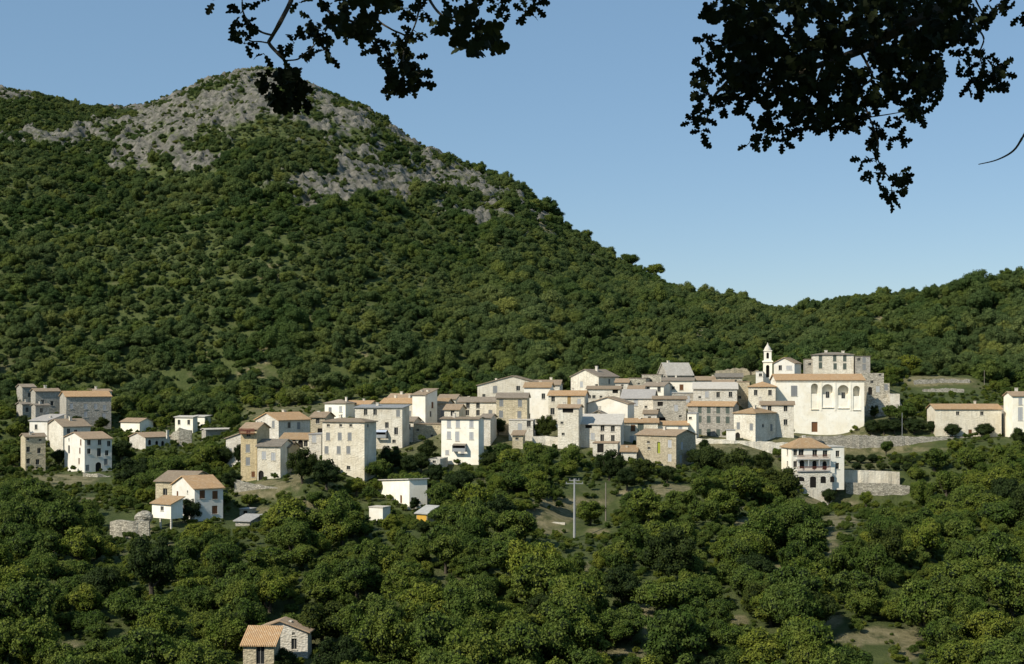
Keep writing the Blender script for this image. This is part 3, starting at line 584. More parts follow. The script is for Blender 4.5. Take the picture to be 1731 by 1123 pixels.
BARE = [(425, 632, 26, 9), (450, 600, 18, 14), (520, 652, 30, 6), (600, 600, 20, 5), (350, 600, 16, 5), (280, 590, 20, 4), (1250, 545, 46, 9), (1300, 522, 22, 9), (1190, 562, 40, 6), (1140, 575, 30, 4), (1500, 537, 26, 7), (1490, 520, 10, 12), (1590, 645, 70, 9), (1620, 620, 60, 5), (930, 385, 70, 22), (860, 372, 40, 10), (990, 425, 40, 10),
        (1240, 618, 50, 8), (1440, 640, 40, 6), (1000, 585, 24, 5), (450, 450, 22, 4), (470, 470, 40, 5),
        (1135, 828, 45, 12), (1080, 835, 35, 10), (930, 870, 44, 28), (970, 850, 60, 10), (930, 898, 46, 8), (1230, 855, 40, 9), (1420, 880, 40, 14), (1410, 905, 26, 8), (1408, 930, 12, 16),
        (1095, 1025, 24, 24), (1100, 1070, 16, 20), (1050, 1105, 50, 14), (1210, 1010, 12, 26), (1400, 1050, 26, 20), (1430, 1085, 34, 18), (1480, 1075, 30, 14), (1530, 1080, 26, 18), (1290, 1085, 22, 8), (1640, 945, 20, 10), (1530, 1105, 26, 12),
        (110, 812, 60, 10), (150, 845, 40, 6), (90, 860, 30, 5), (225, 893, 40, 12), (440, 835, 50, 10), (480, 865, 70, 10), (520, 850, 40, 8), (460, 820, 30, 8), (290, 925, 16, 8), (110, 932, 40, 8), (220, 1080, 24, 12), (320, 1040, 16, 8), (560, 945, 26, 5), (500, 800, 12, 30), (1010, 900, 30, 9), (870, 955, 40, 7), (640, 930, 30, 6), (1330, 960, 30, 9), (1250, 1050, 20, 14), (1560, 1000, 30, 9), (1680, 1040, 30, 12), (760, 1010, 26, 8), (930, 1060, 24, 10), (620, 1070, 22, 9), (170, 1000, 26, 8), (370, 985, 22, 8), (120, 1090, 30, 8), (1140, 900, 30, 8), (1270, 885, 30, 8), (1470, 900, 20, 6),
        (740, 845, 30, 5), (815, 880, 20, 6), (990, 970, 12, 22), (1480, 760, 130, 6), (1210, 755, 120, 6), (1390, 850, 60, 10)]
def ell(px, py, L, grow=1.0, nz=0):
    m = np.zeros(np.shape(px))
    for (cx, cy, rx, ry) in L:
        d = np.sqrt(((px-cx)/(rx*grow))**2+((py-cy)/(ry*grow))**2)
        m = np.maximum(m, 1-d+nz)
    return m
def h(X, Y):
    z = hbase(X, Y)
    X = np.asarray(X, float); Y = np.asarray(Y, float)
    if CT is not None:
        near = (Y > 150) & (Y < 480)
        num = np.zeros(np.shape(z)); den = np.full(np.shape(z), .12)
        for (x, y, s, d) in CT:
            w = np.exp(-((X-x)**2+(Y-y)**2)/(2*(s*.6)**2)); num = num+w*d; den = den+w
        z = z+num/den
    return z
CTRL += [tuple(P(px, py, Y))+(s_,) for (px, py, Y, s_) in [(969, 914, 262, 8), (1024, 885, 280, 8)]]
ct = np.array(CTRL); dz = ct[:, 2]-hbase(ct[:, 0], ct[:, 1]); CT = [(a[0], a[1], a[3], b) for a, b in zip(ct, dz)]

# perspective-spaced rows and columns of a real height field
cols = np.concatenate([np.linspace(-.60, -.40, 30)[:-1], np.linspace(-.40, .40, 640), np.linspace(.40, .60, 30)[1:]])
rows = np.concatenate([np.geomspace(60, 150, 40)[:-1], np.linspace(150, 480, 260)[:-1], np.linspace(480, 1010, 330)[:-1], np.linspace(1010, 1400, 30)])
Yg, Tg = np.meshgrid(rows, cols, indexing='ij'); Xg = Yg*Tg
Zg = h(Xg, Yg)
pxg, pyg = screen(Xg, Yg, Zg)
nz = fbm(Xg/14, Yg/22, 4, 31)*1.1
rkn = fbm(Xg/30, Yg/40, 4, 131)
rock = sstep(.0, .22, ell(pxg, pyg, ROCK, 1.4, 1.3*nz+1.5*rkn+1.2*fbm(Xg/5, Yg/7, 3, 133))-.30)*(Yg > 560)
bare = sstep(.0, .3, ell(pxg, pyg, BARE, 1.15, nz*.8)-.05)
bare = np.maximum(bare, .6*sstep(330, 345, Yg)*(1-sstep(448, 462, Yg))*sstep(395, 430, pxg)*(1-sstep(1480, 1530, pxg))*(nz > -.35))
rd = (1-np.abs(2*fbm(Xg/9, Yg/14, 4, 77)))
Zg = Zg+rock*(6.0*rd**3+4.5*fbm(Xg/5, Yg/7, 3, 78)-2.2)*(.5+.5*np.clip(nz+.6, 0, 1))+(1-rock)*.5*fbm(Xg/3, Yg/3, 2, 8)*(Yg > 450)
def grid_mesh(name, X, Y, Z):
    n, m = X.shape; me = bpy.data.meshes.new(name)
    me.vertices.add(n*m); me.vertices.foreach_set('co', np.stack([X, Y, Z], -1).reshape(-1).astype(np.float32))
    i = np.arange(n*m).reshape(n, m); q = np.stack([i[:-1, :-1], i[:-1, 1:], i[1:, 1:], i[1:, :-1]], -1).reshape(-1)
    k = len(q)//4; me.loops.add(len(q)); me.loops.foreach_set('vertex_index', q.astype(np.int32))
    me.polygons.add(k); me.polygons.foreach_set('loop_start', np.arange(0, 4*k, 4, dtype=np.int32)); me.update(calc_edges=True)
    me.polygons.foreach_set('use_smooth', np.ones(k, bool)); return me
me = grid_mesh('hillside', Xg, Yg, Zg)
for nm, a in (('rock', rock), ('bare', bare)):
    at = me.attributes.new(nm, 'FLOAT', 'POINT'); at.data.foreach_set('value', a.reshape(-1).astype(np.float32))
t = NT('hillside_ground'); g = t.n('ShaderNodeNewGeometry').outputs['Position']
ra = t.n('ShaderNodeAttribute', attribute_name='rock').outputs['Fac']; ba = t.n('ShaderNodeAttribute', attribute_name='bare').outputs['Fac']
scrub = t.mix(t.ramp(t.noise(g, .25, 6, .7), (.3, 0), (.7, 1)), (.050, .072, .020), (.125, .145, .048))
scrub = t.mix(t.ramp(t.noise(g, .06, 5, .7), (.56, 0), (.7, .6)), scrub, (.17, .145, .08))
dry = t.mix(t.ramp(t.noise(g, .5, 6, .75), (.3, 0), (.7, 1)), (.14, .13, .055), (.34, .29, .165))
dry = t.mix(t.ramp(t.noise(g, .22, 5, .7), (.5, 0), (.62, .85)), dry, (.06, .075, .025))
vo = t.n('ShaderNodeTexVoronoi'); vo.inputs['Scale'].default_value = .45; t.l(t.mapping(g, (1, 1, .5)), vo.inputs['Vector'])
rk = t.mix(t.ramp(t.noise(g, .16, 8, .8), (.32, 0), (.66, 1)), (.11, .105, .085), (.345, .315, .26))
rk = t.mix(t.ramp(vo.outputs['Distance'], (.2, 0), (1.0, .8)), rk, (.09, .088, .075))
rk = t.mix(t.ramp(t.noise(g, .3, 5, .7), (.5, 0), (.6, .75)), rk, (.045, .058, .025))
c = t.mix(ba, scrub, dry); c = t.mix(ra, c, rk)
t.bump(t.noise(g, .8, 6, .8), .9, 1.2)
me.materials.append(t.done(c, .95))
ter = bpy.data.objects.new('hillside', me); COL.objects.link(ter); tag(ter, 'wooded mountain side with grey rock near its summit', 'hillside', kind='structure')
# wide ground sheet round it, to the horizon, and the slope under the camera
cols2 = np.linspace(-1.2, 1.2, 61); g2x, g2y = np.meshgrid(np.linspace(-90, 90, 61), np.linspace(-40, 70, 56)); z2 = hbase(g2x, g2y)-.0
z2 = z2-.25+.5*fbm(g2x/5, g2y/5, 3, 3)
me2 = grid_mesh('slope', g2x, g2y, z2); me2.materials.append(t.m); s2 = bpy.data.objects.new('ground_slope', me2); COL.objects.link(s2); tag(s2, kind='structure')
gm = MB(); gm.poly([(-9000, -9000, -75), (9000, -9000, -75), (9000, 12000, -75), (-9000, 12000, -75)]); g3 = gm.build('ground', t.m); tag(g3, kind='structure')

# ------------------------------------------------------------------ retaining walls, poles
def ground_z(x, y): return float(h(np.array([x]), np.array([y]))[0])
def wall_run(label, pts, th=.7, mat='R', name='retaining_wall', cat='stone wall', rough=.35):
    """pts: (px, ytop, ybottom, Y) — a rubble wall with an uneven top"""
    m = MB(); V = []
    for (a, b) in zip(pts, pts[1:]):
        A, B = P(a[0], a[1], a[3]), P(b[0], b[1], b[3]); n = max(2, int((B-A).length/.9))
        for i in range(n+(b is pts[-1])):
            f = i/n; pt = A.lerp(B, f); zb = P(a[0], a[2], a[3]).lerp(P(b[0], b[2], b[3]), f).z; V.append((pt, zb))
    tops = [v[0]+Vector((0, 0, random.uniform(-rough, rough)*.6)) for v in V]; out = [random.uniform(-.1, .1) for v in V]
    for i in range(len(V)-1):
        (p, zb), (q, zc) = V[i], V[i+1]; a, b = tops[i], tops[i+1]; f0 = Vector((0, out[i], 0)); f1 = Vector((0, out[i+1], 0)); bk = Vector((0, th, 0))
        lo = lambda v, z: Vector((v.x, v.y, z-2.5))
        m.poly([lo(a, zb)+f0*2, lo(b, zc)+f1*2, b+f1, a+f0]); m.poly([a+f0, b+f1, b+bk, a+bk]); m.poly([lo(b, zc)+bk, lo(a, zb)+bk, a+bk, b+bk])
    o = m.build(name, MW[mat]); tag(o, label, cat); return o
wall_run('long grey rubble retaining wall carrying the terrace in front of the church', [(1345, 738, 768, 372), (1440, 736, 768, 371), (1500, 737, 770, 371), (1560, 738, 766, 371), (1650, 740, 760, 370)])
wall_run('pale wall along the lane below the tall plain white house', [(900, 738, 752, 341), (922, 737, 752, 341), (945, 740, 756, 340)], mat='P', rough=.1)
wall_run('rough stone wall on the bare bank at the left village foot', [(396, 812, 822, 296), (430, 818, 828, 296), (470, 824, 832, 295)], mat='R')
wall_run('smooth pale rendered wall with sloping top right of the villa', [(1428, 795, 817, 335.5), (1475, 796, 818, 335.5), (1521, 798, 817, 335.5)], mat='C', rough=.02)
wall_run('lower grey stone retaining wall stepping down right of the villa plinth', [(1430, 815, 850, 334.5), (1450, 817, 858, 334.2), (1500, 817, 858, 334.2), (1538, 822, 846, 334.2)], mat='R', rough=.1)
wall_run('tan terrace wall on the scrubby slope above the long cream barn', [(1545, 643, 654, 441), (1590, 641, 652, 442), (1640, 642, 652, 442)], mat='R')
wall_run('second low terrace wall lower on the scrubby slope above the barn', [(1560, 658, 663, 432), (1600, 657, 662, 432), (1630, 658, 662, 432)], mat='R')
wall_run('pale road wall along the foot of the green shuttered house', [(1176, 741, 758, 346), (1240, 745, 764, 345), (1345, 750, 766, 345)], mat='P')
wall_run('rubble terrace wall under the arched door of the lower left hamlet', [(140, 800, 822, 372), (165, 801, 822, 371), (187, 806, 820, 372)], mat='R')
wall_run('rough rubble heap wall left of the lone white house', [(186, 882, 900, 262), (215, 880, 905, 261), (252, 882, 905, 261)], mat='R')
wall_run('ruined grey stone wall under the flat roofed white house', [(288, 735, 750, 411), (303, 724, 748, 410), (324, 728, 748, 411)], mat='R')
wall_run('low dry stone terrace wall left of the concrete pylon', [(905, 882, 889, 271), (955, 884, 890, 270)], mat='P', rough=.15)
wall_run('short whitish terrace wall between round bushes below the village', [(803, 879, 889, 272), (822, 879, 889, 272)], mat='P', rough=.1)
wall_run('upper dry stone terrace wall behind the concrete pylon', [(905, 866, 876, 284), (940, 864, 874, 284), (985, 868, 876, 284)], mat='T', rough=.15)
wall_run('low terrace wall behind the thin wooden pole', [(1000, 836, 842, 296), (1080, 838, 846, 296)], mat='T', rough=.15)
wall_run('dark topped stone wall on the bare bank under the ochre stone block', [(1196, 850, 862, 292), (1230, 852, 864, 291), (1262, 858, 868, 291)], mat='R')
wall_run('broken terrace walls below the grey retaining wall right of the villa', [(1372, 886, 892, 284), (1430, 888, 895, 284)], mat='R', rough=.15)
wall_run('sunlit dry stone bank at the bottom right of the hillside', [(1380, 1052, 1064, 208), (1440, 1062, 1076, 206), (1500, 1072, 1084, 205), (1560, 1084, 1094, 204)], mat='T')
wall_run('tumbled stone bank near the lower centre right of the wood', [(1075, 1020, 1030, 212), (1115, 1022, 1036, 212)], mat='T')
wall_run('stone buttress wall below the tall ochre stone house', [(476, 806, 842, 322), (500, 800, 838, 322)], mat='R')
wall_run('bright terrace wall at the top of the village left of the bell tower', [(1210, 627, 636, 420), (1255, 622, 632, 421), (1282, 625, 634, 421)], mat='T')
# rocky outcrop right of the church
def rock(name, label, px, py, Y, rx, ry, seed):
    rs = np.random.default_rng(seed); m = bpy.data.meshes.new(name); import bmesh
    bm = bmesh.new(); bmesh.ops.create_icosphere(bm, subdivisions=4, radius=1)
    for v in bm.verts:
        n = v.co.copy(); k = 1+.35*(fbm(n.x*2+n.z+seed, n.y*2+n.z*1.3, 3, seed))*2+.12*float(vnoise(n.x*6+seed, n.z*6+n.y*3, seed)); v.co = Vector((n.x*rx*k, n.y*min(rx, ry)*.8*k, n.z*ry*k))
    bm.to_mesh(m); bm.free(); m.materials.append(MW['R']); o = bpy.data.objects.new(name, m); COL.objects.link(o); o.location = P(px, py, Y); tag(o, label, 'rock'); return o
rock('rock_outcrop', 'craggy grey outcrop carrying the stone ruins right of the church', 1488, 712, 392, 5.2, 5.5, 3)
rock('rock_outcrop', 'smaller craggy rock below the whitish ruined wall at the village end', 1512, 695, 390, 2.6, 3.2, 4)
rock('boulder', 'rounded pale grey boulder left of the lone white house', 242, 875, 268, 1.6, 1.1, 5)
# poles
def pole(name, label, px, ytop, ybot, Y, r0, r1, mat, arms=()):
    b = P(px, ybot, Y); b.z = min(b.z, ground_z(b.x, b.y)+.2); tp = P(px, ytop, Y)
    root = empty(name, b, 0, label, 'pole'); hgt = tp.z-b.z
    m = MB(); m.tube([(0, 0, -1), (0, 0, hgt*.5), (0, 0, hgt)], [r0, (r0+r1)/2, r1], 8); m.build('shaft', mat, root)
    for (dz, hw) in arms:
        m = MB(); m.box(-hw, hw, -.06, .06, hgt-dz-.06, hgt-dz+.04); ao = m.build('crossarm', M_POLE, root)
        for x in (-hw+.12, 0.28, hw-.12):
            m = MB(); m.tube([(x, 0, hgt-dz+.062), (x, 0, hgt-dz+.2), (x, 0, hgt-dz+.34)], [.05, .08, .04], 6); m.build('insulator', M_METAL, ao)
    return root, tp
pa, tp1 = pole('utility_pole', 'tall tapering concrete power pole with crossarms below the village', 971, 809.5, 913, 262, .25, .13, M_POLE, ((.3, .95), (.9, 1.6)))
pb, tp2 = pole('wooden_pole', 'thin weathered wooden pole right of the concrete power pole', 1024, 816, 884, 280, .14, .09, M_WOOD)
pole('lamp_post', 'thin metal post against dark hedge on the church terrace', 1525, 698, 736, 371, .07, .05, M_METAL)
pole('wooden_pole', 'thin pole on the wooded slope above the long cream barn', 1664, 626, 660, 442, .1, .07, M_WOOD)

# ------------------------------------------------------------------ trees
def merge(v, f4, name, mats, mi): 
    me = bpy.data.meshes.new(name); me.vertices.add(len(v)); me.vertices.foreach_set('co', v.reshape(-1).astype(np.float32))
    me.loops.add(f4.size); me.loops.foreach_set('vertex_index', f4.reshape(-1).astype(np.int32)); me.polygons.add(len(f4))
    me.polygons.foreach_set('loop_start', np.arange(0, 4*len(f4), 4, dtype=np.int32)); me.update(calc_edges=True)
    me.polygons.foreach_set('material_index', mi.astype(np.int32))
    for m in mats: me.materials.append(m)
    return me
def leaf_quads(cen, nrm, size, rs):
    n = len(cen); a = rs.normal(size=(n, 3)); a -= (a*nrm).sum(1, keepdims=True)*nrm; a /= np.linalg.norm(a, axis=1, keepdims=True); b = np.cross(nrm, a)
    s = (size*rs.uniform(.6, 1.3, n))[:, None]; w = s*rs.uniform(.45, .8, (n, 1))
    v = np.stack([cen-a*s, cen-b*w+nrm*s*.15, cen+a*s, cen+b*w+nrm*s*.15], 1).reshape(-1, 3)
    return v, np.arange(4*n).reshape(n, 4)
def lobes_of(seed, flat=1.0, nl=26, jag=1.0):
    rs = np.random.default_rng(seed); L = []
    while len(L) < nl:
        p = rs.normal(size=3); p /= np.linalg.norm(p); rad = rs.uniform(.35, .82)
        p = p*rad; p[2] = p[2]*.72*flat+.05
        if p[2] < -.45: continue
        r = rs.uniform(.20, .36)*(1.15-.35*rad)*jag; L.append((p, r))
    L.append((np.array([0, 0, -.02]), .50)); return [(p*np.array([1+.25*math.sin(seed*1.7), 1-.2*math.sin(seed*1.7), 1]), r) for p, r in L]
def crown_mesh(seed, n=8500, flat=1.0, nl=26, leaf=.042, mats=None):
    """unit crown: radius about 1, centre at z = 1.4"""
    rs = np.random.default_rng(seed+100); L = lobes_of(seed, flat, nl); wts = np.array([r*r for _, r in L]); wts /= wts.sum()
    idx = rs.choice(len(L), n, p=wts); cen = np.array([L[i][0] for i in idx]); rad = np.array([L[i][1] for i in idx])
    d = rs.normal(size=(n, 3)); d /= np.linalg.norm(d, axis=1, keepdims=True); d[:, 2] = np.abs(d[:, 2])*np.where(rs.random(n) < .72, 1, -1)
    d /= np.linalg.norm(d, axis=1, keepdims=True)
    r = rad*rs.uniform(.80, 1.16, n)*(1+.22*(np.sin(d[:, 0]*7+idx)+np.sin(d[:, 1]*8+idx*2))*.5)
    c = cen+d*r[:, None]*np.array([1, 1, .85]); nn = d+rs.normal(size=(n, 3))*.55; nn /= np.linalg.norm(nn, axis=1, keepdims=True)
    v, f = leaf_quads(c, nn, np.full(n, leaf), rs)
    # solid lobes filling the crown, its inner shade put into their dark colour
    vs, fs = [v], [f]; k = len(v)
    for p, rr in L:
        lat, lon = 5, 8; th_ = np.linspace(.02, math.pi-.02, lat+1); ph = np.arange(lon)*2*math.pi/lon
        q = np.array([[p[0]+rr*.74*math.sin(a)*math.cos(b), p[1]+rr*.74*math.sin(a)*math.sin(b), p[2]+rr*.6*math.cos(a)] for a in th_ for b in ph]); q += rs.normal(size=q.shape)*rr*.06
        ff = [[k+i*lon+j, k+(i+1)*lon+j, k+(i+1)*lon+(j+1) % lon, k+i*lon+(j+1) % lon] for i in range(lat) for j in range(lon)]
        vs.append(q); fs.append(np.array(ff)); k += len(q)
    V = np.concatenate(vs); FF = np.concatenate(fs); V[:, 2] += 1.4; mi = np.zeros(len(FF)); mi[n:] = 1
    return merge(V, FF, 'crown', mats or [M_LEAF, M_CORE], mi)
def trunk_mesh(seed):
    rs = random.Random(seed); m = MB(); b = [(0, 0, -.35), (rs.uniform(-.03, .03), rs.uniform(-.03, .03), .4), (rs.uniform(-.08, .08), rs.uniform(-.08, .08), .95)]
    m.tube(b, [.11, .085, .06], 7)
    for i in range(5):
        a = i*1.256+rs.uniform(-.4, .4); r = rs.uniform(.35, .6); s = Vector(b[1]).lerp(Vector(b[2]), rs.uniform(.3, 1))
        m.tube([s, s+Vector((math.cos(a)*r*.5, math.sin(a)*r*.5, .22)), s+Vector((math.cos(a)*r, math.sin(a)*r, rs.uniform(.4, .8)))], [.045, .032, .014], 5)
    return m.mesh('trunk', [M_BARK])
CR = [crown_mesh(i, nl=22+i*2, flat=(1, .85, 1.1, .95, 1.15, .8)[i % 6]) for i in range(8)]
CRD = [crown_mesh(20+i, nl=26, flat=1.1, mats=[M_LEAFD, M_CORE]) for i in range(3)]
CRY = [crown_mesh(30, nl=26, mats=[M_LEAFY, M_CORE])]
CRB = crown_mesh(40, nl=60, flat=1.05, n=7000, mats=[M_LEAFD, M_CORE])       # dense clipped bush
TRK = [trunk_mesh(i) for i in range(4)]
TREES = []
def tree(name, label, x, y, z, r, tone='m', group=None, i=0, zs=1.0, cat='tree'):
    root = empty(name, (x, y, z), random.uniform(0, 6.28), label, cat, group); root.scale = (r, r*random.uniform(.92, 1.08), r*zs)
    me = {'m': CR, 'd': CRD, 'y': CRY, 'b': [CRB]}[tone]; me = me[i % len(me)]
    for nm, m_ in (('crown', me), ('trunk', TRK[i % 4])):
        o = bpy.data.objects.new(nm, m_); COL.objects.link(o); o.parent = root
    TREES.append((x, y, r)); return root
def manual(name, label, px, py, rpx, Yh, tone='m', zs=1.0, cat='tree', i=None):
    Ys = np.arange(max(185, Yh-22), Yh+23, 1.0); Rr = rpx*Ys/F; zc = (HY-py)/F*Ys; zb = zc-1.4*Rr*zs; X = (px-CX)/F*Ys; hz = h(X, Ys)
    k = int(np.argmin(np.abs(zb-hz+.45*Rr)+np.abs(Ys-Yh)*.06)); Y = Ys[k]
    return tree(name, label, X[k], Y, zb[k], Rr[k], tone, i=len(TREES) if i is None else i, zs=zs, cat=cat)
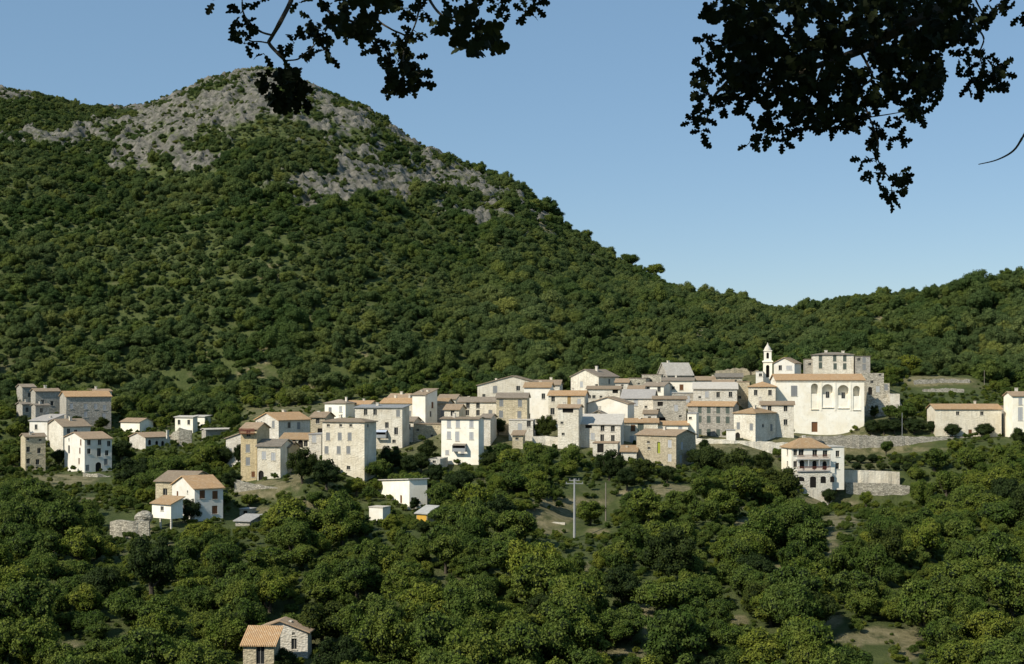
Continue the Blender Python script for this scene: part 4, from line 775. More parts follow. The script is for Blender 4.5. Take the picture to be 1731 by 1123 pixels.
MT = [
 ('oak_tree', 'large dark oak in front of the village left of the big hip roofed house', 510, 785, 27, 318, 'd', 1.2),
 ('oak_tree', 'dark rounded oak at the foot of the big hip roofed house', 552, 800, 30, 300, 'd', 1.0),
 ('shrub', 'bright yellow green shrub below the big hip roofed house', 602, 822, 20, 288, 'y', .9),
 ('oak_tree', 'dark bushy tree between hip roofed house and wide cream house', 662, 775, 24, 325, 'd', 1.0),
 ('oak_tree', 'dark round tree right of the low tan stone building', 722, 760, 22, 330, 'd', 1.0),
 ('oak_tree', 'dark tree beside the right wall of the square white house', 842, 720, 16, 336, 'd', 1.1),
 ('oak_tree', 'dark green tree standing before the tall plain white house', 922, 722, 20, 338, 'd', 1.15),
 ('oak_tree', 'mid green tree below the tall plain white house', 905, 762, 24, 325, 'm', 1.0),
 ('shrub', 'small green bush growing on the white rendered house wall', 456, 780, 9, 337, 'd', 1.0),
 ('creeper_bush', 'narrow green creeper bush between the two left village houses', 403, 768, 9, 350, 'd', 2.2),
 ('oak_tree', 'dark shrub before the lone white house right of its annex', 322, 860, 22, 262, 'd', 1.05),
 ('oak_tree', 'broad dark oak mass left below the villa', 1200, 778, 34, 322, 'd', 1.0),
 ('oak_tree', 'broad dark green oak right of the ochre stone block', 1250, 788, 36, 318, 'd', .95),
 ('oak_tree', 'large rounded oak under the left corner of the villa', 1316, 820, 38, 305, 'd', 1.0),
 ('oak_tree', 'dark little tree in front of the villa plinth', 1402, 838, 15, 312, 'd', 1.1),
 ('pine_tree', 'small spiky conifer against the grey wall right of the villa', 1464, 842, 13, 310, 'm', 1.4),
 ('round_bush', 'dark round clipped tree at left before the long cream barn', 1610, 727, 16, 366, 'b', .9),
 ('round_bush', 'dark round clipped tree at right before the long cream barn', 1665, 727, 19, 365, 'b', .8),
 ('round_bush', 'dark clipped tree at the left corner of the long cream barn', 1576, 721, 14, 367, 'b', .9),
 ('hedge_bush', 'dark clipped bush on the church terrace nearest the church corner', 1474, 722, 17, 378, 'b', .95),
 ('hedge_bush', 'dark clipped bush on the church terrace, second from the church corner', 1494, 720, 18, 377, 'b', .85),
 ('shrub', 'dark shrub growing up the craggy outcrop beside the church', 1478, 696, 11, 387, 'd', 1.1),
 ('oak_tree', 'green tree between craggy outcrop and the terrace bushes', 1505, 696, 15, 386, 'm', 1.0), ('hedge_bush', 'dark hedge bush in the row beneath the church terrace wall right of the villa', 1436, 775, 12, 359, 'b', .75),
 ('hedge_bush', 'dark hedge bush in the row beneath the church terrace wall right of the villa', 1455, 776, 13, 358, 'b', .75),
 ('hedge_bush', 'dark hedge bush in the row beneath the church terrace wall right of the villa', 1475, 775, 13, 359, 'b', .75),
 ('hedge_bush', 'dark hedge bush in the row beneath the church terrace wall right of the villa', 1516, 776, 13, 358, 'b', .75),
 ('hedge_bush', 'dark hedge bush in the row beneath the church terrace wall right of the villa', 1536, 777, 14, 357, 'b', .75),
 ('hedge_bush', 'dark hedge bush in the row beneath the church terrace wall right of the villa', 1556, 778, 14, 356, 'b', .75),
 ('hedge_bush', 'dark hedge bush in the row beneath the church terrace wall right of the villa', 1448, 788, 11, 348, 'b', .75),
 ('hedge_bush', 'dark hedge bush in the row beneath the church terrace wall right of the villa', 1470, 789, 10, 347, 'b', .75),
 ('hedge_bush', 'dark hedge bush in the row beneath the church terrace wall right of the villa', 1492, 789, 11, 347, 'b', .75),
 ('hedge_bush', 'dark hedge bush in the row beneath the church terrace wall right of the villa', 1514, 789, 11, 347, 'b', .75),
 ('hedge_bush', 'dark hedge bush in the row beneath the church terrace wall right of the villa', 1534, 790, 12, 347, 'b', .75),
 ('oak_tree', 'dark oak filling the bank right of the wide cream house', 692, 785, 20, 325, 'd', 1.0),
 ('oak_tree', 'oak between slanting white house and broken white wall', 672, 812, 20, 304, 'm', 1.0),
 ('oak_tree', 'dark oak beneath the low tan stone building', 712, 782, 18, 330, 'd', 1.0),
 ('oak_tree', 'small oak at the right foot of the square white house', 826, 778, 18, 320, 'd', 1.0),
 ('oak_tree', 'oak on the bank right of the square white house', 850, 762, 18, 328, 'm', 1.0),
 ('oak_tree', 'oak below the dark tree of the plain white house', 930, 768, 20, 328, 'm', 1.0),
 ('oak_tree', 'dark oak right of the pale outbuilding', 1060, 808, 22, 308, 'd', 1.0),
 ('oak_tree', 'oak at the foot of the pale road wall', 1175, 772, 18, 332, 'd', 1.0),
 ('oak_tree', 'oak on the bank left of the villa corner', 1290, 782, 22, 322, 'd', 1.0),
 ('oak_tree', 'broad oak right of the stepped grey wall, farther up', 1600, 815, 30, 330, 'm', 1.0),
 ('oak_tree', 'broad oak at right edge below the white house', 1690, 815, 32, 325, 'm', 1.0),
 ('oak_tree', 'oak right of the pale rendered wall end', 1550, 800, 18, 338, 'm', 1.0),
 ('oak_tree', 'tree at the left end of the bare bank by the village foot', 420, 845, 13, 290, 'm', 1.0),
 ('oak_tree', 'round shrub tree on the scrubby bank under the village foot', 530, 842, 18, 292, 'm', 1.0),
 ('oak_tree', 'low oak on the bank left of the yellow green shrub', 560, 850, 18, 286, 'd', 1.0),
 ('oak_tree', 'low oak right of the tiny sheet metal shed', 455, 885, 20, 266, 'm', 1.0),
 ('oak_tree', 'oak just below the lone white house', 345, 895, 22, 258, 'm', 1.0),
 ('oak_tree', 'oak hiding the foot of the low white annex', 618, 895, 18, 268, 'm', 1.0),
 ('oak_tree', 'oak beside the yellow fronted shed', 738, 872, 16, 268, 'm', 1.0),
 ('oak_tree', 'dark low oak covering the shed side wall', 716, 892, 14, 262, 'd', 1.0),
 ('oak_tree', 'oak below the right end of the long grey retaining wall', 1580, 775, 24, 350, 'm', 1.0),
 ('oak_tree', 'large oak at right under the long cream barn', 1640, 775, 30, 350, 'm', 1.0),
 ('oak_tree', 'oak at the far right below the link building', 1700, 775, 28, 348, 'm', 1.0),
 ('oak_tree', 'oak right of the stepped grey retaining wall', 1560, 830, 24, 325, 'm', 1.0),
 ('oak_tree', 'small tree at the left end of the pale road wall', 1190, 752, 12, 338, 'd', 1.0),
 ('oak_tree', 'slim tree just left of the villa corner', 1316, 765, 11, 338, 'm', 1.0),
 ('oak_tree', 'tree filling the slope between hip roofed house and slanting white house', 640, 795, 22, 308, 'm', 1.0),
 ('oak_tree', 'bushy tree below the broken white wall', 700, 815, 26, 302, 'm', 1.0),
 ('oak_tree', 'dark tree below the square white house', 780, 815, 28, 300, 'd', 1.0),
 ('oak_tree', 'oak below the pale flat topped house in mid village', 865, 775, 26, 322, 'm', 1.0),
 ('oak_tree', 'oak left of the square white house foot', 735, 800, 20, 308, 'd', 1.0),
 ('oak_tree', 'rounded oak at the left village foot below the arched passage', 480, 842, 16, 298, 'm', 1.0),
 ('oak_tree', 'dark oak beside the tall narrow cream wall at the village end', 392, 812, 20, 318, 'd', 1.0),
 ('oak_tree', 'wide oak left of the tall ochre house', 350, 770, 34, 345, 'm', 1.0),
 ('oak_tree', 'dark oak under the barn with pale cream roof', 385, 770, 22, 352, 'd', 1.0),
 ('oak_tree', 'leafy oak below the cottage with three arched windows', 280, 790, 34, 345, 'm', 1.0),
 ('oak_tree', 'dark oak between lone white house and left hamlet', 228, 800, 34, 330, 'd', 1.0),
 ('oak_tree', 'oak at the right of the lower left hamlet', 205, 760, 22, 365, 'd', 1.0),

 ('hedge_bush', 'dark terrace bush left of the thin metal post', 1512, 720, 17, 376, 'b', .85),
 ('hedge_bush', 'dark terrace bush right of the thin metal post', 1545, 720, 19, 376, 'b', .85),
 ('oak_tree', 'light green tree above the dark terrace bushes', 1530, 697, 22, 384, 'm', .9),
 ('oak_tree', 'green tree left of the slender white bell tower', 1269, 618, 17, 412, 'd', 1.0),
 ('oak_tree', 'dark tree at left above the village centre', 948, 640, 14, 420, 'd', 1.0),
 ('round_bush', 'very dark round bush right of the slanting white house', 810, 851, 22, 282, 'b', .95),
 ('oak_tree', 'rounded oak right of the yellow fronted shed', 765, 880, 34, 268, 'm', 1.0),
 ('oak_tree', 'big rounded oak left of the concrete power pole', 868, 888, 44, 262, 'm', .95),
 ('oak_tree', 'bushy oak between the two poles', 998, 865, 28, 272, 'm', .9),
 ('shrub', 'green shrub covering the front of the slanting white house', 700, 852, 12, 284, 'd', 1.1),
 ('oak_tree', 'oak below the low white annex of the slanting house', 662, 885, 20, 270, 'm', 1.0),
 ('oak_tree', 'tall light green tree before the pale house with white sheet roof', 965, 770, 26, 326, 'm', 1.1),
 ('oak_tree', 'dark green tree below the small flat roofed outbuilding', 1030, 785, 26, 318, 'd', 1.1),
 ('oak_tree', 'dark tree under the small shed with orange roof', 1085, 795, 25, 316, 'd', 1.0),
 ('oak_tree', 'small tree at the foot of the ochre stone block', 1128, 800, 18, 312, 'd', 1.0),
 ('oak_tree', 'slim green tree growing in front of the church terrace wall', 1498, 755, 12, 364, 'm', 1.3),
 ('oak_tree', 'dark tree at the right photo edge below the white house', 1722, 738, 16, 352, 'd', 1.2),
 ('oak_tree', 'dark tree hiding the foot of the big orange roofed stone house', 128, 712, 14, 412, 'd', .9),
 ('oak_tree', 'dark tree at the right foot of the big orange roofed stone house', 172, 716, 14, 410, 'd', .9),
 ('oak_tree', 'dark tree left of the pale gabled left house', 38, 715, 13, 405, 'd', 1.3),
 ('shrub', 'dark bush in the gap between the two lower left hamlet houses', 100, 772, 14, 384, 'd', 1.2),
 ('oak_tree', 'oak in front of the bottom farmhouse wall', 478, 1118, 30, 176, 'd', .8),
 ('oak_tree', 'tree on the skyline saddle right of the mountain shoulder', 991, 398, 12, 868, 'm', 1.15),
 ('oak_tree', 'larger dark oak on the skyline where the ridge descends', 1066, 443, 19, 812, 'm', .8),
 ('oak_tree', 'second dark oak on the skyline right of the larger one', 1106, 459, 17, 786, 'm', .8),
 ('oak_tree', 'dark oak at the right end of the skyline', 1702, 463, 13, 566, 'm', 1.0),
]
for k, (nm, lb, px, py, rp, Yh, tone, zs) in enumerate(MT):
    if Yh > 500:
        D = float(np.interp(px, DST[:, 0], DST[:, 1])); X = (px-CX)/F*D; rr = rp*D/F; z = min(ground_z(X, D), (HY-py)/F*D-1.0*rr*zs); tree(nm, lb, X, D, z-.1*rr, rr, tone, i=k, zs=min(1.25, max(zs, ((HY-py)/F*D-z)/(1.4*rr))))
    else: manual(nm, lb, px, py, rp, Yh, tone, zs, cat='bush' if ('bush' in nm or nm == 'shrub') else 'tree', i=k)
NMAN = len(TREES)
for o_ in COL.objects:
    if o_.name.startswith('hedge_bush') and 'row beneath' in o_.get('label', ''): o_['group'] = 'hedge bushes beneath the church terrace wall'
def blocked(px, py, rp, x, y, r):
    for (cx, cy, wl, wr, th, (xl, xr, yt, yb), Y, hx, hy) in HOUSES:
        if (x-cx)**2+(y-cy)**2 < (max(wl, wr)*.5+r*.5)**2: 
            dx, dy = x-hx, y-hy; lx = dx*math.cos(th)-dy*math.sin(th); ly = dx*math.sin(th)+dy*math.cos(th)
            if -wl-r*.6 < lx < r*.6 and -r*.6 < ly < wr+r*.6: return True
        if y < cy and y < 480 and px+rp*.85 > xl-2 and px-rp*.85 < xr+2 and py-rp*1.0 < yb-7 and py+rp*.8 > yt-2: return True
    return False
KEEP = [(960, 984, 805, 912), (1016, 1032, 812, 882), (1426, 1540, 793, 846), (1345, 1590, 735, 766), (1180, 1345, 742, 762), (1540, 1650, 634, 660), (186, 254, 868, 900), (140, 188, 800, 818), (1340, 1430, 800, 822), (288, 324, 722, 742),
        (902, 958, 862, 890), (395, 430, 858, 888), (1460, 1522, 655, 715), (1205, 1285, 620, 636)]
cand = []
rs = np.random.default_rng(11)
Yc_ = 158.0
while Yc_ < 470:
    sp = 4.8+.8*math.sin(Yc_*.7); X0 = -.40*Yc_; n = int(.80*Yc_/sp)
    for i in range(n):
        x = X0+(i+rs.uniform(-.15, 1.15))*sp; y = Yc_+rs.uniform(-1.9, 1.9); cand.append((x, y))
    Yc_ += 4.2+rs.uniform(-.4, .6)
cand = np.array(cand); hz = h(cand[:, 0], cand[:, 1]); tr = []
for (x, y), z in zip(cand, hz):
    r = rs.choice([rs.uniform(1.2, 2.0), rs.uniform(2.1, 3.2), rs.uniform(3.0, 4.5)], p=[.34, .42, .24])
    if y > 300: r *= .82
    px, py = CX+F*x/y, HY-F*(z+1.3*r)/y; rp = r*F/y; pyb = HY-F*z/y
    if px < -120 or px > 1850: continue
    if y > 330 and 400 < px < 1345 and y < 448: continue
    if y > 330 and 1345 < px < 1700 and y < 425 and rs.random() < .75: continue
    if y > 300 and px < 205 and y < 445 and rs.random() < .6: continue
    if y > 425 and rs.random() < .2: continue
    if ell(px, pyb-6, BARE, 1.0) > 0 or ell(px, py+rp*.35, BARE, 1.15) > 0: continue
    if blocked(px, py, rp, x, y, r): continue
    if any(px+rp > a and px-rp < b and py+rp > c_ and py-rp < d_ and y < 470 for (a, b, c_, d_) in KEEP): continue
    if any((x-a)**2+(y-b)**2 < ((r+c_)*.62)**2 for (a, b, c_) in TREES[:NMAN]): continue
    tr.append((x, y, z, r, px, py, rp))
vis = sorted([q for q in tr if -40 < q[4] < 1771 and q[5]-q[6] < 1123], key=lambda q: -q[6])
indiv = vis[:300-NMAN]; ids = {id(q) for q in indiv}; others = [q for q in tr if id(q) not in ids]
AREA = [(0, 580, 'left'), (580, 1160, 'middle'), (1160, 9999, 'right')]
for k, (x, y, z, r, px, py, rp) in enumerate(indiv):
    side = [n for a, b, n in AREA if px < b][0]; near = py > 960
    lb = ('leafy green oak in the thick wood at the bottom %s of the photo' if near else 'leafy green oak on the slope between bottom wood and village, %s part') % side
    tone = 'd' if rs.random() < .12 else 'm'
    tree('oak_tree', lb, x, y, z-.45*r, r, tone, ('oaks in the bottom wood, ' if near else 'oaks on the slope under the village, ')+side, i=k, zs=rs.uniform(.82, 1.2))

# far woods: one mass, instances of the oaks' crowns on points
def scatter(name, label, cat, pts, scale, protos, mat, kind='stuff', zmin=.8):
    me = bpy.data.meshes.new(name); me.vertices.add(len(pts)); me.vertices.foreach_set('co', np.asarray(pts, np.float32).reshape(-1))
    a = me.attributes.new('size', 'FLOAT', 'POINT'); a.data.foreach_set('value', np.asarray(scale, np.float32))
    o = bpy.data.objects.new(name, me); COL.objects.link(o); tag(o, label, cat, kind=kind)
    ng = bpy.data.node_groups.new(name, 'GeometryNodeTree'); ng.interface.new_socket('Geometry', in_out='INPUT', socket_type='NodeSocketGeometry'); ng.interface.new_socket('Geometry', in_out='OUTPUT', socket_type='NodeSocketGeometry')
    N = ng.nodes.new; L = ng.links.new; gi, go = N('NodeGroupInput'), N('NodeGroupOutput')
    jn = N('GeometryNodeGeometryToInstance')
    for p_ in protos:
        oi = N('GeometryNodeObjectInfo'); oi.inputs['Object'].default_value = p_; oi.transform_space = 'ORIGINAL'; L(oi.outputs['Geometry'], jn.inputs[0])
    iop = N('GeometryNodeInstanceOnPoints'); iop.inputs['Pick Instance'].default_value = True
    na = N('GeometryNodeInputNamedAttribute'); na.data_type = 'FLOAT'; na.inputs['Name'].default_value = 'size'
    ri = N('FunctionNodeRandomValue'); ri.data_type = 'INT'; ri.inputs['Min'].default_value = 0; ri.inputs['Max'].default_value = len(protos)-1
    rz = N('FunctionNodeRandomValue'); rz.data_type = 'FLOAT_VECTOR'; rz.inputs['Max'].default_value = (.15, .15, 6.283)
    cz = N('FunctionNodeRandomValue'); cz.data_type = 'FLOAT_VECTOR'; cz.inputs['Min'].default_value = (.8, .8, zmin); cz.inputs['Max'].default_value = (1.3, 1.3, zmin+.45); cz.inputs['Seed'].default_value = 5
    vm = N('ShaderNodeVectorMath'); vm.operation = 'SCALE'; L(cz.outputs[0], vm.inputs[0]); L(na.outputs['Attribute'], vm.inputs['Scale'])
    L(gi.outputs[0], iop.inputs['Points']); L(jn.outputs[0], iop.inputs['Instance']); L(vm.outputs[0], iop.inputs['Scale']); L(rz.outputs[0], iop.inputs['Rotation'])
    L([s_ for s_ in ri.outputs if s_.type == 'INT'][0], iop.inputs['Instance Index'])
    last = iop.outputs[0]
    if mat:
        sm = N('GeometryNodeSetMaterial'); sm.inputs['Material'].default_value = mat; L(last, sm.inputs[0]); last = sm.outputs[0]
    L(last, go.inputs[0]); md = o.modifiers.new('scatter', 'NODES'); md.node_group = ng; return o
crowns = [o_ for o_ in COL.objects if o_.name.startswith('crown')]
protos = []
for m_ in CR: protos.append([o_ for o_ in crowns if o_.data is m_][0])
# mountain points
pts, scl, spts, sscl = [], [], [], []
y = 452.0
while y < 1000:
    s = 4.5; n = int(1.0*y/s)
    xs_ = -.5*y+(np.arange(n)+rs.uniform(-.2, 1.2, n))*s; ys_ = y+rs.uniform(-2.4, 2.4, n)
    pts.append(np.stack([xs_, ys_], 1)); y += 3.8
pts = np.concatenate(pts); z = h(pts[:, 0], pts[:, 1]); px, py = screen(pts[:, 0], pts[:, 1], z)
D = np.interp(px, DST[:, 0], DST[:, 1]); nzp = fbm(pts[:, 0]/14, pts[:, 1]/22, 4, 31)*1.1
rk_ = ell(px, py, ROCK, 1.4, 1.3*nzp+1.5*fbm(pts[:, 0]/30, pts[:, 1]/40, 4, 131)+1.2*fbm(pts[:, 0]/5, pts[:, 1]/7, 3, 133))-.30; br_ = ell(px, py, BARE, 1.1, nzp*.6)
dn = fbm(pts[:, 0]/40, pts[:, 1]/60, 3, 61)
u = rs.random(len(px)); up = sstep(330, 180, py) if False else np.clip((330-py)/150, 0, 1)
ok = (px > -330) & (px < 2060) & (pts[:, 1] < D+14) & (u > .06+.30*up-dn*.8)
ok &= (rk_ < .02) | (u > .80-1.0*fbm(pts[:, 0]/12, pts[:, 1]/18, 3, 301)); ok &= (br_ <= .02) | (u > .95)
ok &= ~((pts[:, 1] < 500) & (px > 395) & (px < 1540) & (py > 660))
ok |= (rk_ > -.35) & (rk_ < .02) & (u > .5) & (px > -330) & (px < 2060) & (pts[:, 1] < D+6)
sz = rs.choice([0, 1, 2], len(px), p=[.3, .5, .2]); sz = np.where(sz == 0, rs.uniform(1.1, 2.0, len(px)), np.where(sz == 1, rs.uniform(2.0, 3.2, len(px)), rs.uniform(3.2, 4.9, len(px))))
sz = sz*1.06*(1-.48*up)*(1+.9*fbm(pts[:, 0]/60, pts[:, 1]/80, 3, 211))*np.where(rk_ > .02, .72, 1)*np.where(px > 1150, 1.0, .98)
sz = np.minimum(sz, np.where(D-pts[:, 1] < 20, 2.4, 9))
P3 = np.stack([pts[:, 0], pts[:, 1], z-sz*(.75+.35*rs.random(len(sz)))], 1)[ok]; S3 = sz[ok]
scatter('distant_woodland', 'dense green oak wood covering the mountain and right hand hill', 'woodland', P3, S3, protos[:6], M_LEAFF)
if others:
    q = np.array([(a[0], a[1], a[2]-.6*a[3], a[3]) for a in others]); scatter('village_woodland', 'smaller oaks filling the slopes around the village', 'woodland', q[:, :3], q[:, 3], protos[2:8], None)
# scrub on rocks, between trees and on bare banks
def field(y0, y1, s, xw=.42):
    out = []; y = y0
    while y < y1:
        n = int(2*xw*y/s); out.append(np.stack([-xw*y+(np.arange(n)+rs.uniform(-.5, 1.5, n))*s, y+rs.uniform(-s, s, n)*.6], 1)); y += s*.9
    return np.concatenate(out)
a = field(470, 990, 3.6); z = h(a[:, 0], a[:, 1]); px, py = screen(a[:, 0], a[:, 1], z); D = np.interp(px, DST[:, 0], DST[:, 1]); nq = fbm(a[:, 0]/14, a[:, 1]/22, 4, 31)*1.1
rk2 = ell(px, py, ROCK, 1.4, 1.3*nq+1.5*fbm(a[:, 0]/30, a[:, 1]/40, 4, 131))-.30; cl = fbm(a[:, 0]/10, a[:, 1]/14, 3, 91)
m = (a[:, 1] < D+6) & (rs.random(len(px)) < np.where(rk2 > .02, .25+2.4*np.clip(cl, -.1, 1), .9)); A1 = np.stack([a[:, 0], a[:, 1], z-.25], 1)[m]; S1 = rs.uniform(.5, 1.5, m.sum())
scatter('mountain_scrub', 'low dark scrub dotting the grey rocks and slopes of the mountain', 'scrub', A1, S1, protos[:4], M_LEAFF)
a = field(150, 470, 1.9); z = h(a[:, 0], a[:, 1]); px, py = screen(a[:, 0], a[:, 1], z); cl = fbm(a[:, 0]/8, a[:, 1]/8, 3, 95)
br = ell(px, py, BARE, 1.0, cl*.5)
inh = np.zeros(len(px), bool)
for (cx, cy, wl, wr, th, rc, Y, hx, hy) in HOUSES:
    dx, dy = a[:, 0]-hx, a[:, 1]-hy; lx = dx*math.cos(th)-dy*math.sin(th); ly = dx*math.sin(th)+dy*math.cos(th); inh |= (lx > -wl-.6) & (lx < .6) & (ly > -.8) & (ly < wr+.6)
vil = (a[:, 1] > 335) & (px > 400) & (px < 1480)
for (a_, b_, c_, d_) in KEEP: inh |= (px > a_-3) & (px < b_+3) & (py > c_) & (py < d_+8) 
m = ~inh & (rs.random(len(px)) < np.where(br > 0, .16, np.where(vil, .12, .75))+cl*.4)
scatter('undergrowth', 'low green undergrowth and bramble between the oaks on the near slope', 'undergrowth', np.stack([a[:, 0], a[:, 1], z-.3], 1)[m], rs.uniform(.3, .95, m.sum()), protos[:4], None, zmin=.7)

# ------------------------------------------------------------------ overhanging oak at the camera
OUT = [(0, 0), (.05, .12), (.14, .17), (.20, .10), (.27, .14), (.36, .27), (.46, .26), (.47, .14), (.55, .15), (.63, .29), (.74, .27), (.76, .15), (.84, .17), (.93, .13), (1.0, 0)]
LEAFO = OUT+[(x, -y) for x, y in OUT[-2:0:-1]]
class Leaves:
    def __init__(s): s.v = []; s.f = []
    def add(s, p, d, n, L, seed=0):
        d = d.normalized(); n = (n-d*n.dot(d)).normalized(); b = d.cross(n); k = len(s.v); w = random.uniform(.85, 1.25)
        for (x, y) in LEAFO: s.v.append(tuple(p+d*(x*L)+b*(y*L*w)+n*(L*(.12*math.sin(x*3)+.35*abs(y)*abs(y)*2-.05))))
        c = len(s.v); s.v.append(tuple(p+d*(.5*L)+n*(L*.10))); m_ = len(LEAFO)
        for i in range(m_): s.f.append((k+i, k+(i+1) % m_, c))
    def build(s, name, mat, parent):
        me = bpy.data.meshes.new(name); me.from_pydata(s.v, [], s.f); me.materials.append(mat); me.update(); o = bpy.data.objects.new(name, me); COL.objects.link(o); o.parent = parent; return o
oak = empty('oak_tree', (0, 0, 0), 0, 'overhanging near oak whose dark lobed leaves hang in from the top of the photo', 'tree')
def ZL(x, y): return (340+x/2.885, y/2.885)
def ZR(x, y): return (1131+x/2.885, y/2.885)
def rdir(down=.6):
    v = Vector((random.gauss(0, 1), random.gauss(0, .7), random.gauss(0, 1)-down)); return v.normalized()
def rnorm(): return Vector((random.gauss(0, .6), -1, random.gauss(0, .6))).normalized()
def sprig(lv, tw, anchor, px, py, rpx, n, Y, L=(.05, .08)):
    """n leaves in a rosette within rpx of (px,py), on little twigs"""
    c = P(px, py, Y)
    if anchor is not None: tw.tube([anchor, anchor.lerp(c, .5)+Vector((random.uniform(-.02, .02), random.uniform(-.03, .03), random.uniform(-.01, .02))), c], [.0035, .0028, .0018], 5)
    R0 = rpx*Y/F
    for i in range(max(2, int(n*.72))):
        a = random.uniform(0, 6.283); rr = R0*math.sqrt(random.random())*.45
        q = c+Vector((math.cos(a)*rr, random.uniform(-.5, .5)*R0, math.sin(a)*rr)); dr = Vector((math.cos(a), random.uniform(-.5, .5), math.sin(a)-.25))
        L_ = min(random.uniform(*L), max(.044, R0*1.15)); lv.add(q, dr+rdir(.1)*.5, rnorm(), L_)
        if random.random() < .5: tw.tube([c, c.lerp(q, .6), q], [.0016, .0013, .001], 4)
def path(tw, pts, Y, r0, r1):
    q = [P(a, b, Y+.06*math.sin(i*2.1)) for i, (a, b) in enumerate(pts)]
    # smooth by subdividing
    out = []
    for i in range(len(q)-1):
        p0, p1, p2, p3 = q[max(i-1, 0)], q[i], q[i+1], q[min(i+2, len(q)-1)]
        for k in range(5):
            t_ = k/5; out.append(.5*((2*p1)+(p2-p0)*t_+(2*p0-5*p1+4*p2-p3)*t_*t_+(3*p1-p0-3*p2+p3)*t_**3))
    out.append(q[-1]); n = len(out); tw.tube(out, [r0+(r1-r0)*i/(n-1) for i in range(n)], 6); return out
def branch(name, twfn):
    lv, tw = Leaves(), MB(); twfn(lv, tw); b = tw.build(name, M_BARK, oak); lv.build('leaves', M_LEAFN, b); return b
def inpoly(x, y, poly):
    c = False; j = len(poly)-1
    for i in range(len(poly)):
        (xi, yi), (xj, yj) = poly[i], poly[j]
        if (yi > y) != (yj > y) and x < (xj-xi)*(y-yi)/(yj-yi)+xi: c = not c
        j = i
    return c
def massfill(lv, tw, poly, holes, n, Y, cv, L=(.045, .08), spread=.8):
    xs_ = [p[0] for p in poly]; ys_ = [p[1] for p in poly]; k = 0
    while k < n:
        x, y_ = random.uniform(min(xs_), max(xs_)), random.uniform(min(ys_), max(ys_))
        if not inpoly(x, y_, poly) or float(vnoise(x/24+5, y_/24+3, 55))*.6+float(vnoise(x/11, y_/11, 56))*.4 < .36 or any(((x-a)/c)**2+((y_-b)/d)**2 < 1.25 for (a, b, c, d) in holes): continue
        px, py = cv(x, y_); q = P(px, py, Y+random.uniform(-spread, spread)); L_ = random.uniform(*L); d = rdir(.5); d.y *= .5; lv.add(q-d*(L_*.5), d, rnorm(), L_); k += 1
def left_small(lv, tw):
    Y = 4.6
    path(tw, [ZL(450, -60), ZL(440, 0), ZL(385, 110), ZL(345, 180), ZL(332, 212), ZL(375, 262), ZL(408, 300), ZL(410, 352)], Y, .009, .004)
    path(tw, [ZL(345, 172), ZL(290, 155), ZL(235, 110), ZL(205, 60), ZL(200, 0), ZL(198, -40)], Y, .004, .0025)
    path(tw, [ZL(334, 212), ZL(290, 204), ZL(235, 198), ZL(200, 150)], Y, .003, .002)
    path(tw, [ZL(412, 296), ZL(470, 290), ZL(505, 262), ZL(540, 235), ZL(575, 190)], Y, .003, .002)
    for (x, y_, r, n) in ((410, 440, 80, 40), (340, 400, 45, 18), (470, 400, 60, 20), (370, 500, 40, 12), (490, 480, 50, 14), (395, 285, 24, 5), (195, 65, 42, 9), (155, 110, 22, 4), (160, 160, 14, 2), (212, 130, 24, 6), (210, 215, 36, 8), (455, 210, 30, 5), (508, 195, 28, 5),
                          (575, 150, 40, 10), (560, 190, 36, 8), (552, 275, 36, 8), (605, 245, 40, 8), (635, 275, 24, 3), (530, 88, 30, 3), (305, 262, 32, 3), (70, 8, 36, 3), (290, 5, 16, 2), (477, 12, 16, 2), (640, 14, 36, 5)):
        sprig(lv, tw, None, *ZL(x, y_), r/2.885, n, Y+random.uniform(-.12, .12))
def left_mid(lv, tw):
    Y = 4.9
    path(tw, [ZL(560, -50), ZL(590, 15), ZL(640, 70), ZL(720, 100), ZL(800, 130), ZL(850, 170)], Y, .007, .003)
    path(tw, [ZL(850, 20), ZL(860, 95), ZL(930, 145), ZL(1000, 180), ZL(990, 235), ZL(985, 300)], Y, .004, .0025)
    path(tw, [ZL(1075, -30), ZL(1060, 60), ZL(1040, 130), ZL(1010, 190)], Y, .004, .0025)
    massfill(lv, tw, [(620, 80), (700, 20), (760, -20), (950, -20), (935, 50), (875, 60), (880, 130), (800, 205), (750, 215), (690, 190), (625, 140)], [(655, 40, 25, 20), (770, 30, 16, 14)], 55, Y, ZL)
    for (x, y_, r, n) in ((860, 205, 48, 12), (830, 240, 26, 5), (1005, 40, 45, 14), (1080, 50, 36, 9), (1040, 150, 34, 8), (985, 210, 40, 10), (950, 190, 20, 3), (960, 300, 70, 22), (985, 370, 70, 28), (1065, 360, 40, 10), (1080, 400, 26, 6), (900, 350, 40, 8), (940, 425, 40, 10), (1030, 425, 30, 6), (1045, 285, 26, 5)):
        sprig(lv, tw, None, *ZL(x, y_), r/2.885, n, Y+random.uniform(-.15, .15))
def left_right(lv, tw):
    Y = 5.1
    path(tw, [ZL(1090, -60), ZL(1120, 10), ZL(1170, 72), ZL(1250, 110), ZL(1330, 150), ZL(1400, 200), ZL(1435, 270)], Y, .006, .002)
    massfill(lv, tw, [(1170, -20), (1320, -20), (1365, 100), (1430, 130), (1480, 205), (1430, 255), (1350, 275), (1260, 260), (1215, 190), (1240, 120), (1190, 150), (1120, 180), (1108, 130), (1190, 80)], [(1290, 175, 22, 16), (1350, 60, 20, 30)], 62, Y, ZL)
    for (x, y_, r, n) in ((1360, 35, 36, 8), (1450, 20, 50, 10), (1505, 60, 26, 4), (1580, 60, 46, 12), (1630, 30, 42, 9), (1410, 150, 30, 7)):
        sprig(lv, tw, None, *ZL(x, y_), r/2.885, n, Y+random.uniform(-.15, .15))
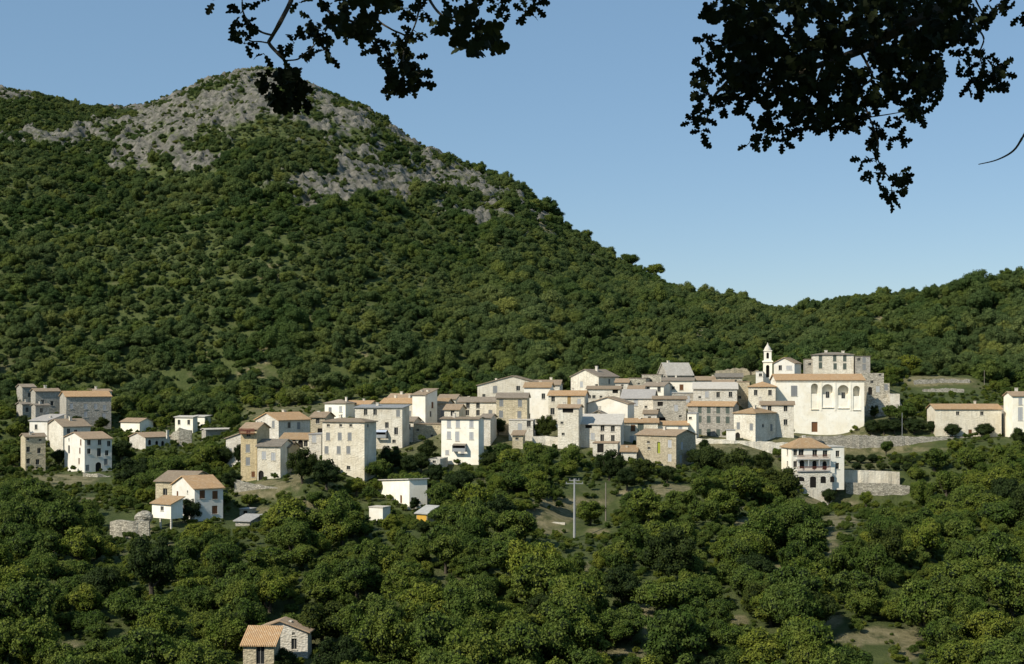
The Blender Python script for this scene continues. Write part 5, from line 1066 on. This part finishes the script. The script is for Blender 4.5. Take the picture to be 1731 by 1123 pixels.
def right_big(lv, tw):
    Y = 5.2
    path(tw, [ZR(1500, -160), ZR(1390, 0), ZR(1180, 110), ZR(1030, 190), ZR(900, 260), ZR(700, 330), ZR(450, 420)], Y, .035, .008)
    path(tw, [ZR(900, 200), ZR(960, 300), ZR(990, 380), ZR(940, 430), ZR(960, 530), ZR(1000, 630), ZR(1020, 700), ZR(1015, 770), ZR(1060, 850), ZR(1110, 900)], Y, .006, .002)
    path(tw, [ZR(960, 575), ZR(1060, 560), ZR(1130, 548)], Y, .003, .0015)
    path(tw, [ZR(500, -60), ZR(420, 200), ZR(300, 380), ZR(220, 470), ZR(195, 540), ZR(180, 600)], Y, .010, .002)
    path(tw, [ZR(760, 300), ZR(700, 450), ZR(640, 560), ZR(560, 620), ZR(460, 670)], Y, .006, .002)
    path(tw, [ZR(1180, 110), ZR(1300, 240), ZR(1400, 195), ZR(1480, 190)], Y, .006, .003)
    path(tw, [ZR(1440, 30), ZR(1500, 130), ZR(1535, 190), ZR(1515, 260), ZR(1530, 330)], Y, .005, .002)
    path(tw, [ZR(1480, -60), ZR(1500, 10), ZR(1550, 80), ZR(1600, 30), ZR(1650, 50)], Y, .004, .002)
    poly = [(180, -20), (178, 75), (240, 110), (270, 190), (235, 260), (245, 350), (220, 430), (250, 490), (330, 520), (375, 560), (390, 480), (440, 475), (480, 520), (550, 520), (590, 590), (640, 600), (700, 600), (750, 610), (800, 640), (840, 590), (880, 620), (910, 620),
            (930, 560), (920, 450), (960, 520), (1000, 540), (1080, 500), (1120, 480), (1150, 560), (1200, 580), (1240, 540), (1210, 490), (1250, 480), (1320, 480), (1330, 400), (1345, 340), (1310, 260), (1350, 215), (1475, 200), (1510, 140), (1560, 90), (1480, 50), (1440, -20)]
    holes = [(695, 150, 44, 40), (560, 80, 48, 22), (725, 300, 28, 24), (930, 285, 42, 55), (1085, 150, 36, 24), (955, 420, 20, 60), (710, 465, 22, 22), (1000, 215, 45, 20), (1165, 280, 30, 18), (800, 110, 20, 14), (860, 175, 18, 22), (1380, 80, 20, 16), (600, 160, 22, 16), (1220, 380, 26, 14), (460, 345, 10, 10), (625, 315, 10, 10), (1300, 30, 14, 10),
             (820, 230, 36, 18), (520, 105, 20, 26), (660, 230, 26, 16), (780, 390, 16, 14), (1090, 340, 26, 14), (1010, 350, 24, 34), (870, 440, 20, 14), (590, 470, 22, 14), (1150, 60, 16, 12), (1290, 250, 16, 26), (1090, 420, 18, 12), (480, 440, 24, 12)]
    massfill(lv, tw, poly, holes, 1450, Y, ZR, (.04, .065), .35)
    for (x, y_, r, n) in ((185, 40, 30, 8), (175, 200, 28, 7), (215, 195, 26, 5), (165, 280, 26, 8), (190, 330, 34, 10), (160, 370, 30, 8), (150, 440, 34, 9), (190, 460, 34, 9), (140, 565, 34, 12), (110, 600, 28, 6), (155, 640, 30, 8), (152, 690, 18, 4), (180, 575, 22, 5), (270, 525, 32, 9), (370, 550, 26, 6), (500, 590, 50, 20), (470, 650, 60, 22), (390, 700, 34, 6), (560, 620, 36, 12),
                          (555, 690, 30, 7), (640, 620, 40, 12), (690, 620, 30, 8), (790, 620, 38, 12), (895, 600, 28, 8), (950, 600, 24, 6), (1040, 630, 44, 14), (1010, 665, 26, 6), (1125, 680, 34, 9), (1085, 680, 24, 4), (1020, 710, 22, 6), (1010, 790, 42, 12), (945, 775, 26, 4), (985, 835, 32, 8), (1040, 820, 24, 5), (1010, 870, 22, 4), (1125, 850, 44, 11), (1165, 905, 36, 9), (1085, 930, 42, 12), (1085, 975, 22, 5),
                          (1180, 540, 50, 14), (1225, 560, 30, 7), (1140, 600, 26, 5), (1210, 600, 20, 4), (1530, 290, 46, 14), (1420, 285, 34, 8), (1450, 320, 30, 6), (1480, 380, 48, 12), (1455, 420, 28, 6), (1560, 350, 56, 16), (1620, 320, 40, 10), (1635, 360, 28, 6), (1600, 410, 34, 8), (1535, 440, 28, 8), (1510, 390, 30, 8), (1600, 20, 40, 7), (1640, 55, 28, 5), (1560, 20, 26, 5), (1710, 75, 26, 6), (1530, 95, 24, 4), (1340, 420, 30, 4), (1300, 470, 30, 6)):
        sprig(lv, tw, None, *ZR(x, y_), r/2.885, n, Y+random.uniform(-.2, .2), (.04, .062))
def right_twig(lv, tw):
    path(tw, [ZR(1900, 560), ZR(1800, 560), ZR(1731, 660), ZR(1680, 735), ZR(1600, 780), ZR(1510, 802)], 4.6, .006, .0015)
branch('branch', left_small); branch('branch', left_mid); branch('branch', left_right); branch('branch', right_big)
tw = MB(); right_twig(None, tw); tw.build('bare_twig', M_BARK, oak)
# trunk behind the viewer, limbs and the crown overhead that keeps the low leaves in shade
tw = MB(); tw.tube([(2.6, -2.2, -2.4), (2.5, -2.0, 0), (2.3, -1.6, 2.0), (2.0, -1.0, 3.4)], [.42, .34, .28, .22], 12); tw.build('trunk', M_BARK, oak)
e = P(*ZR(1500, -160), 5.2)
for nm, pts_, r0 in (('limb', [(2.3, -1.6, 2.0), (2.6, 1.0, 2.6), (2.2, 3.4, 2.4), tuple(e)], .16), ('limb', [(2.0, -1.0, 3.4), (.5, 1.0, 3.8), (-.4, 3.0, 3.0), (-.45, 4.2, 2.1), tuple(P(*ZL(1090, -60), 5.1))], .13),
                     ('limb', [(.5, 1.0, 3.8), (-1.2, 2.5, 3.4), (-1.3, 4.0, 2.2), tuple(P(*ZL(450, -60), 4.6))], .07), ('limb', [(-.4, 3.0, 3.0), (-.8, 4.2, 2.2), tuple(P(*ZL(560, -50), 4.9))], .03)):
    tw = MB(); n = len(pts_); tw.tube(pts_, [r0*(1-.8*i/(n-1))+.006 for i in range(n)], 8); tw.build(nm, M_BARK, oak)
rs2 = np.random.default_rng(5); n = 26000
c = rs2.uniform(-1, 1, (n*2, 3)); c = c[(c**2).sum(1) < 1][:n]; c = c*np.array([5.5, 4.3, 1.9])+np.array([-1.2, 1.9, 4.6])
c = c[(c[:, 2] > .285*np.maximum(c[:, 1], 0)+1.0)]
nn = rs2.normal(size=c.shape); nn[:, 2] += 1; nn /= np.linalg.norm(nn, axis=1, keepdims=True); v, f = leaf_quads(c, nn, np.full(len(c), .075), rs2)
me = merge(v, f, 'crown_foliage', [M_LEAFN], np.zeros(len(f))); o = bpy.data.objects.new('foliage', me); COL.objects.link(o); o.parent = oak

# ------------------------------------------------------------------ camera, sky, sun
cam = bpy.data.cameras.new('camera'); co = bpy.data.objects.new('camera', cam); COL.objects.link(co); co.location = (0, 0, 0); co.rotation_euler = (R(90), 0, 0)
cam.sensor_width = 36; cam.lens = 36*F/1731; cam.shift_y = (HY-561.5)/1731; cam.clip_start = .05; cam.clip_end = 30000; sc.camera = co
SUN = Vector((-.75, -.62, .82)).normalized(); el = math.asin(SUN.z); az = math.atan2(SUN.x, SUN.y)
w = bpy.data.worlds.new('World'); sc.world = w; w.use_nodes = True; nt = w.node_tree; bg = nt.nodes['Background']
sky = nt.nodes.new('ShaderNodeTexSky'); sky.sky_type = 'NISHITA'; sky.sun_disc = False; sky.sun_elevation = el; sky.sun_rotation = az; sky.dust_density = .15; sky.air_density = 1.0; sky.ozone_density = 1.3; sky.altitude = 900
mx = nt.nodes.new('ShaderNodeMix'); mx.data_type = 'RGBA'; mx.inputs[0].default_value = .5; mx.inputs[7].default_value = (1.75, 3.3, 5.0, 1); nt.links.new(sky.outputs[0], mx.inputs[6]); nt.links.new(mx.outputs[2], bg.inputs[0]); bg.inputs[1].default_value = .115
ld = bpy.data.lights.new('sun', 'SUN'); ld.energy = 5.0; ld.angle = R(.53); ld.color = (1, .94, .82); lo = bpy.data.objects.new('sun', ld); COL.objects.link(lo); lo.rotation_euler = SUN.to_track_quat('Z', 'Y').to_euler()
sc.view_settings.view_transform = 'Standard'; sc.view_settings.look = 'None'; sc.view_settings.exposure = 0; sc.view_settings.gamma = 1
sc.render.engine = 'CYCLES'; sc.cycles.max_bounces = 4; sc.cycles.diffuse_bounces = 2; sc.cycles.transmission_bounces = 2; sc.cycles.glossy_bounces = 1; sc.cycles.use_denoising = True
print('trees', len(TREES), 'others', len(others), 'far', len(P3), 'scrub', len(A1))
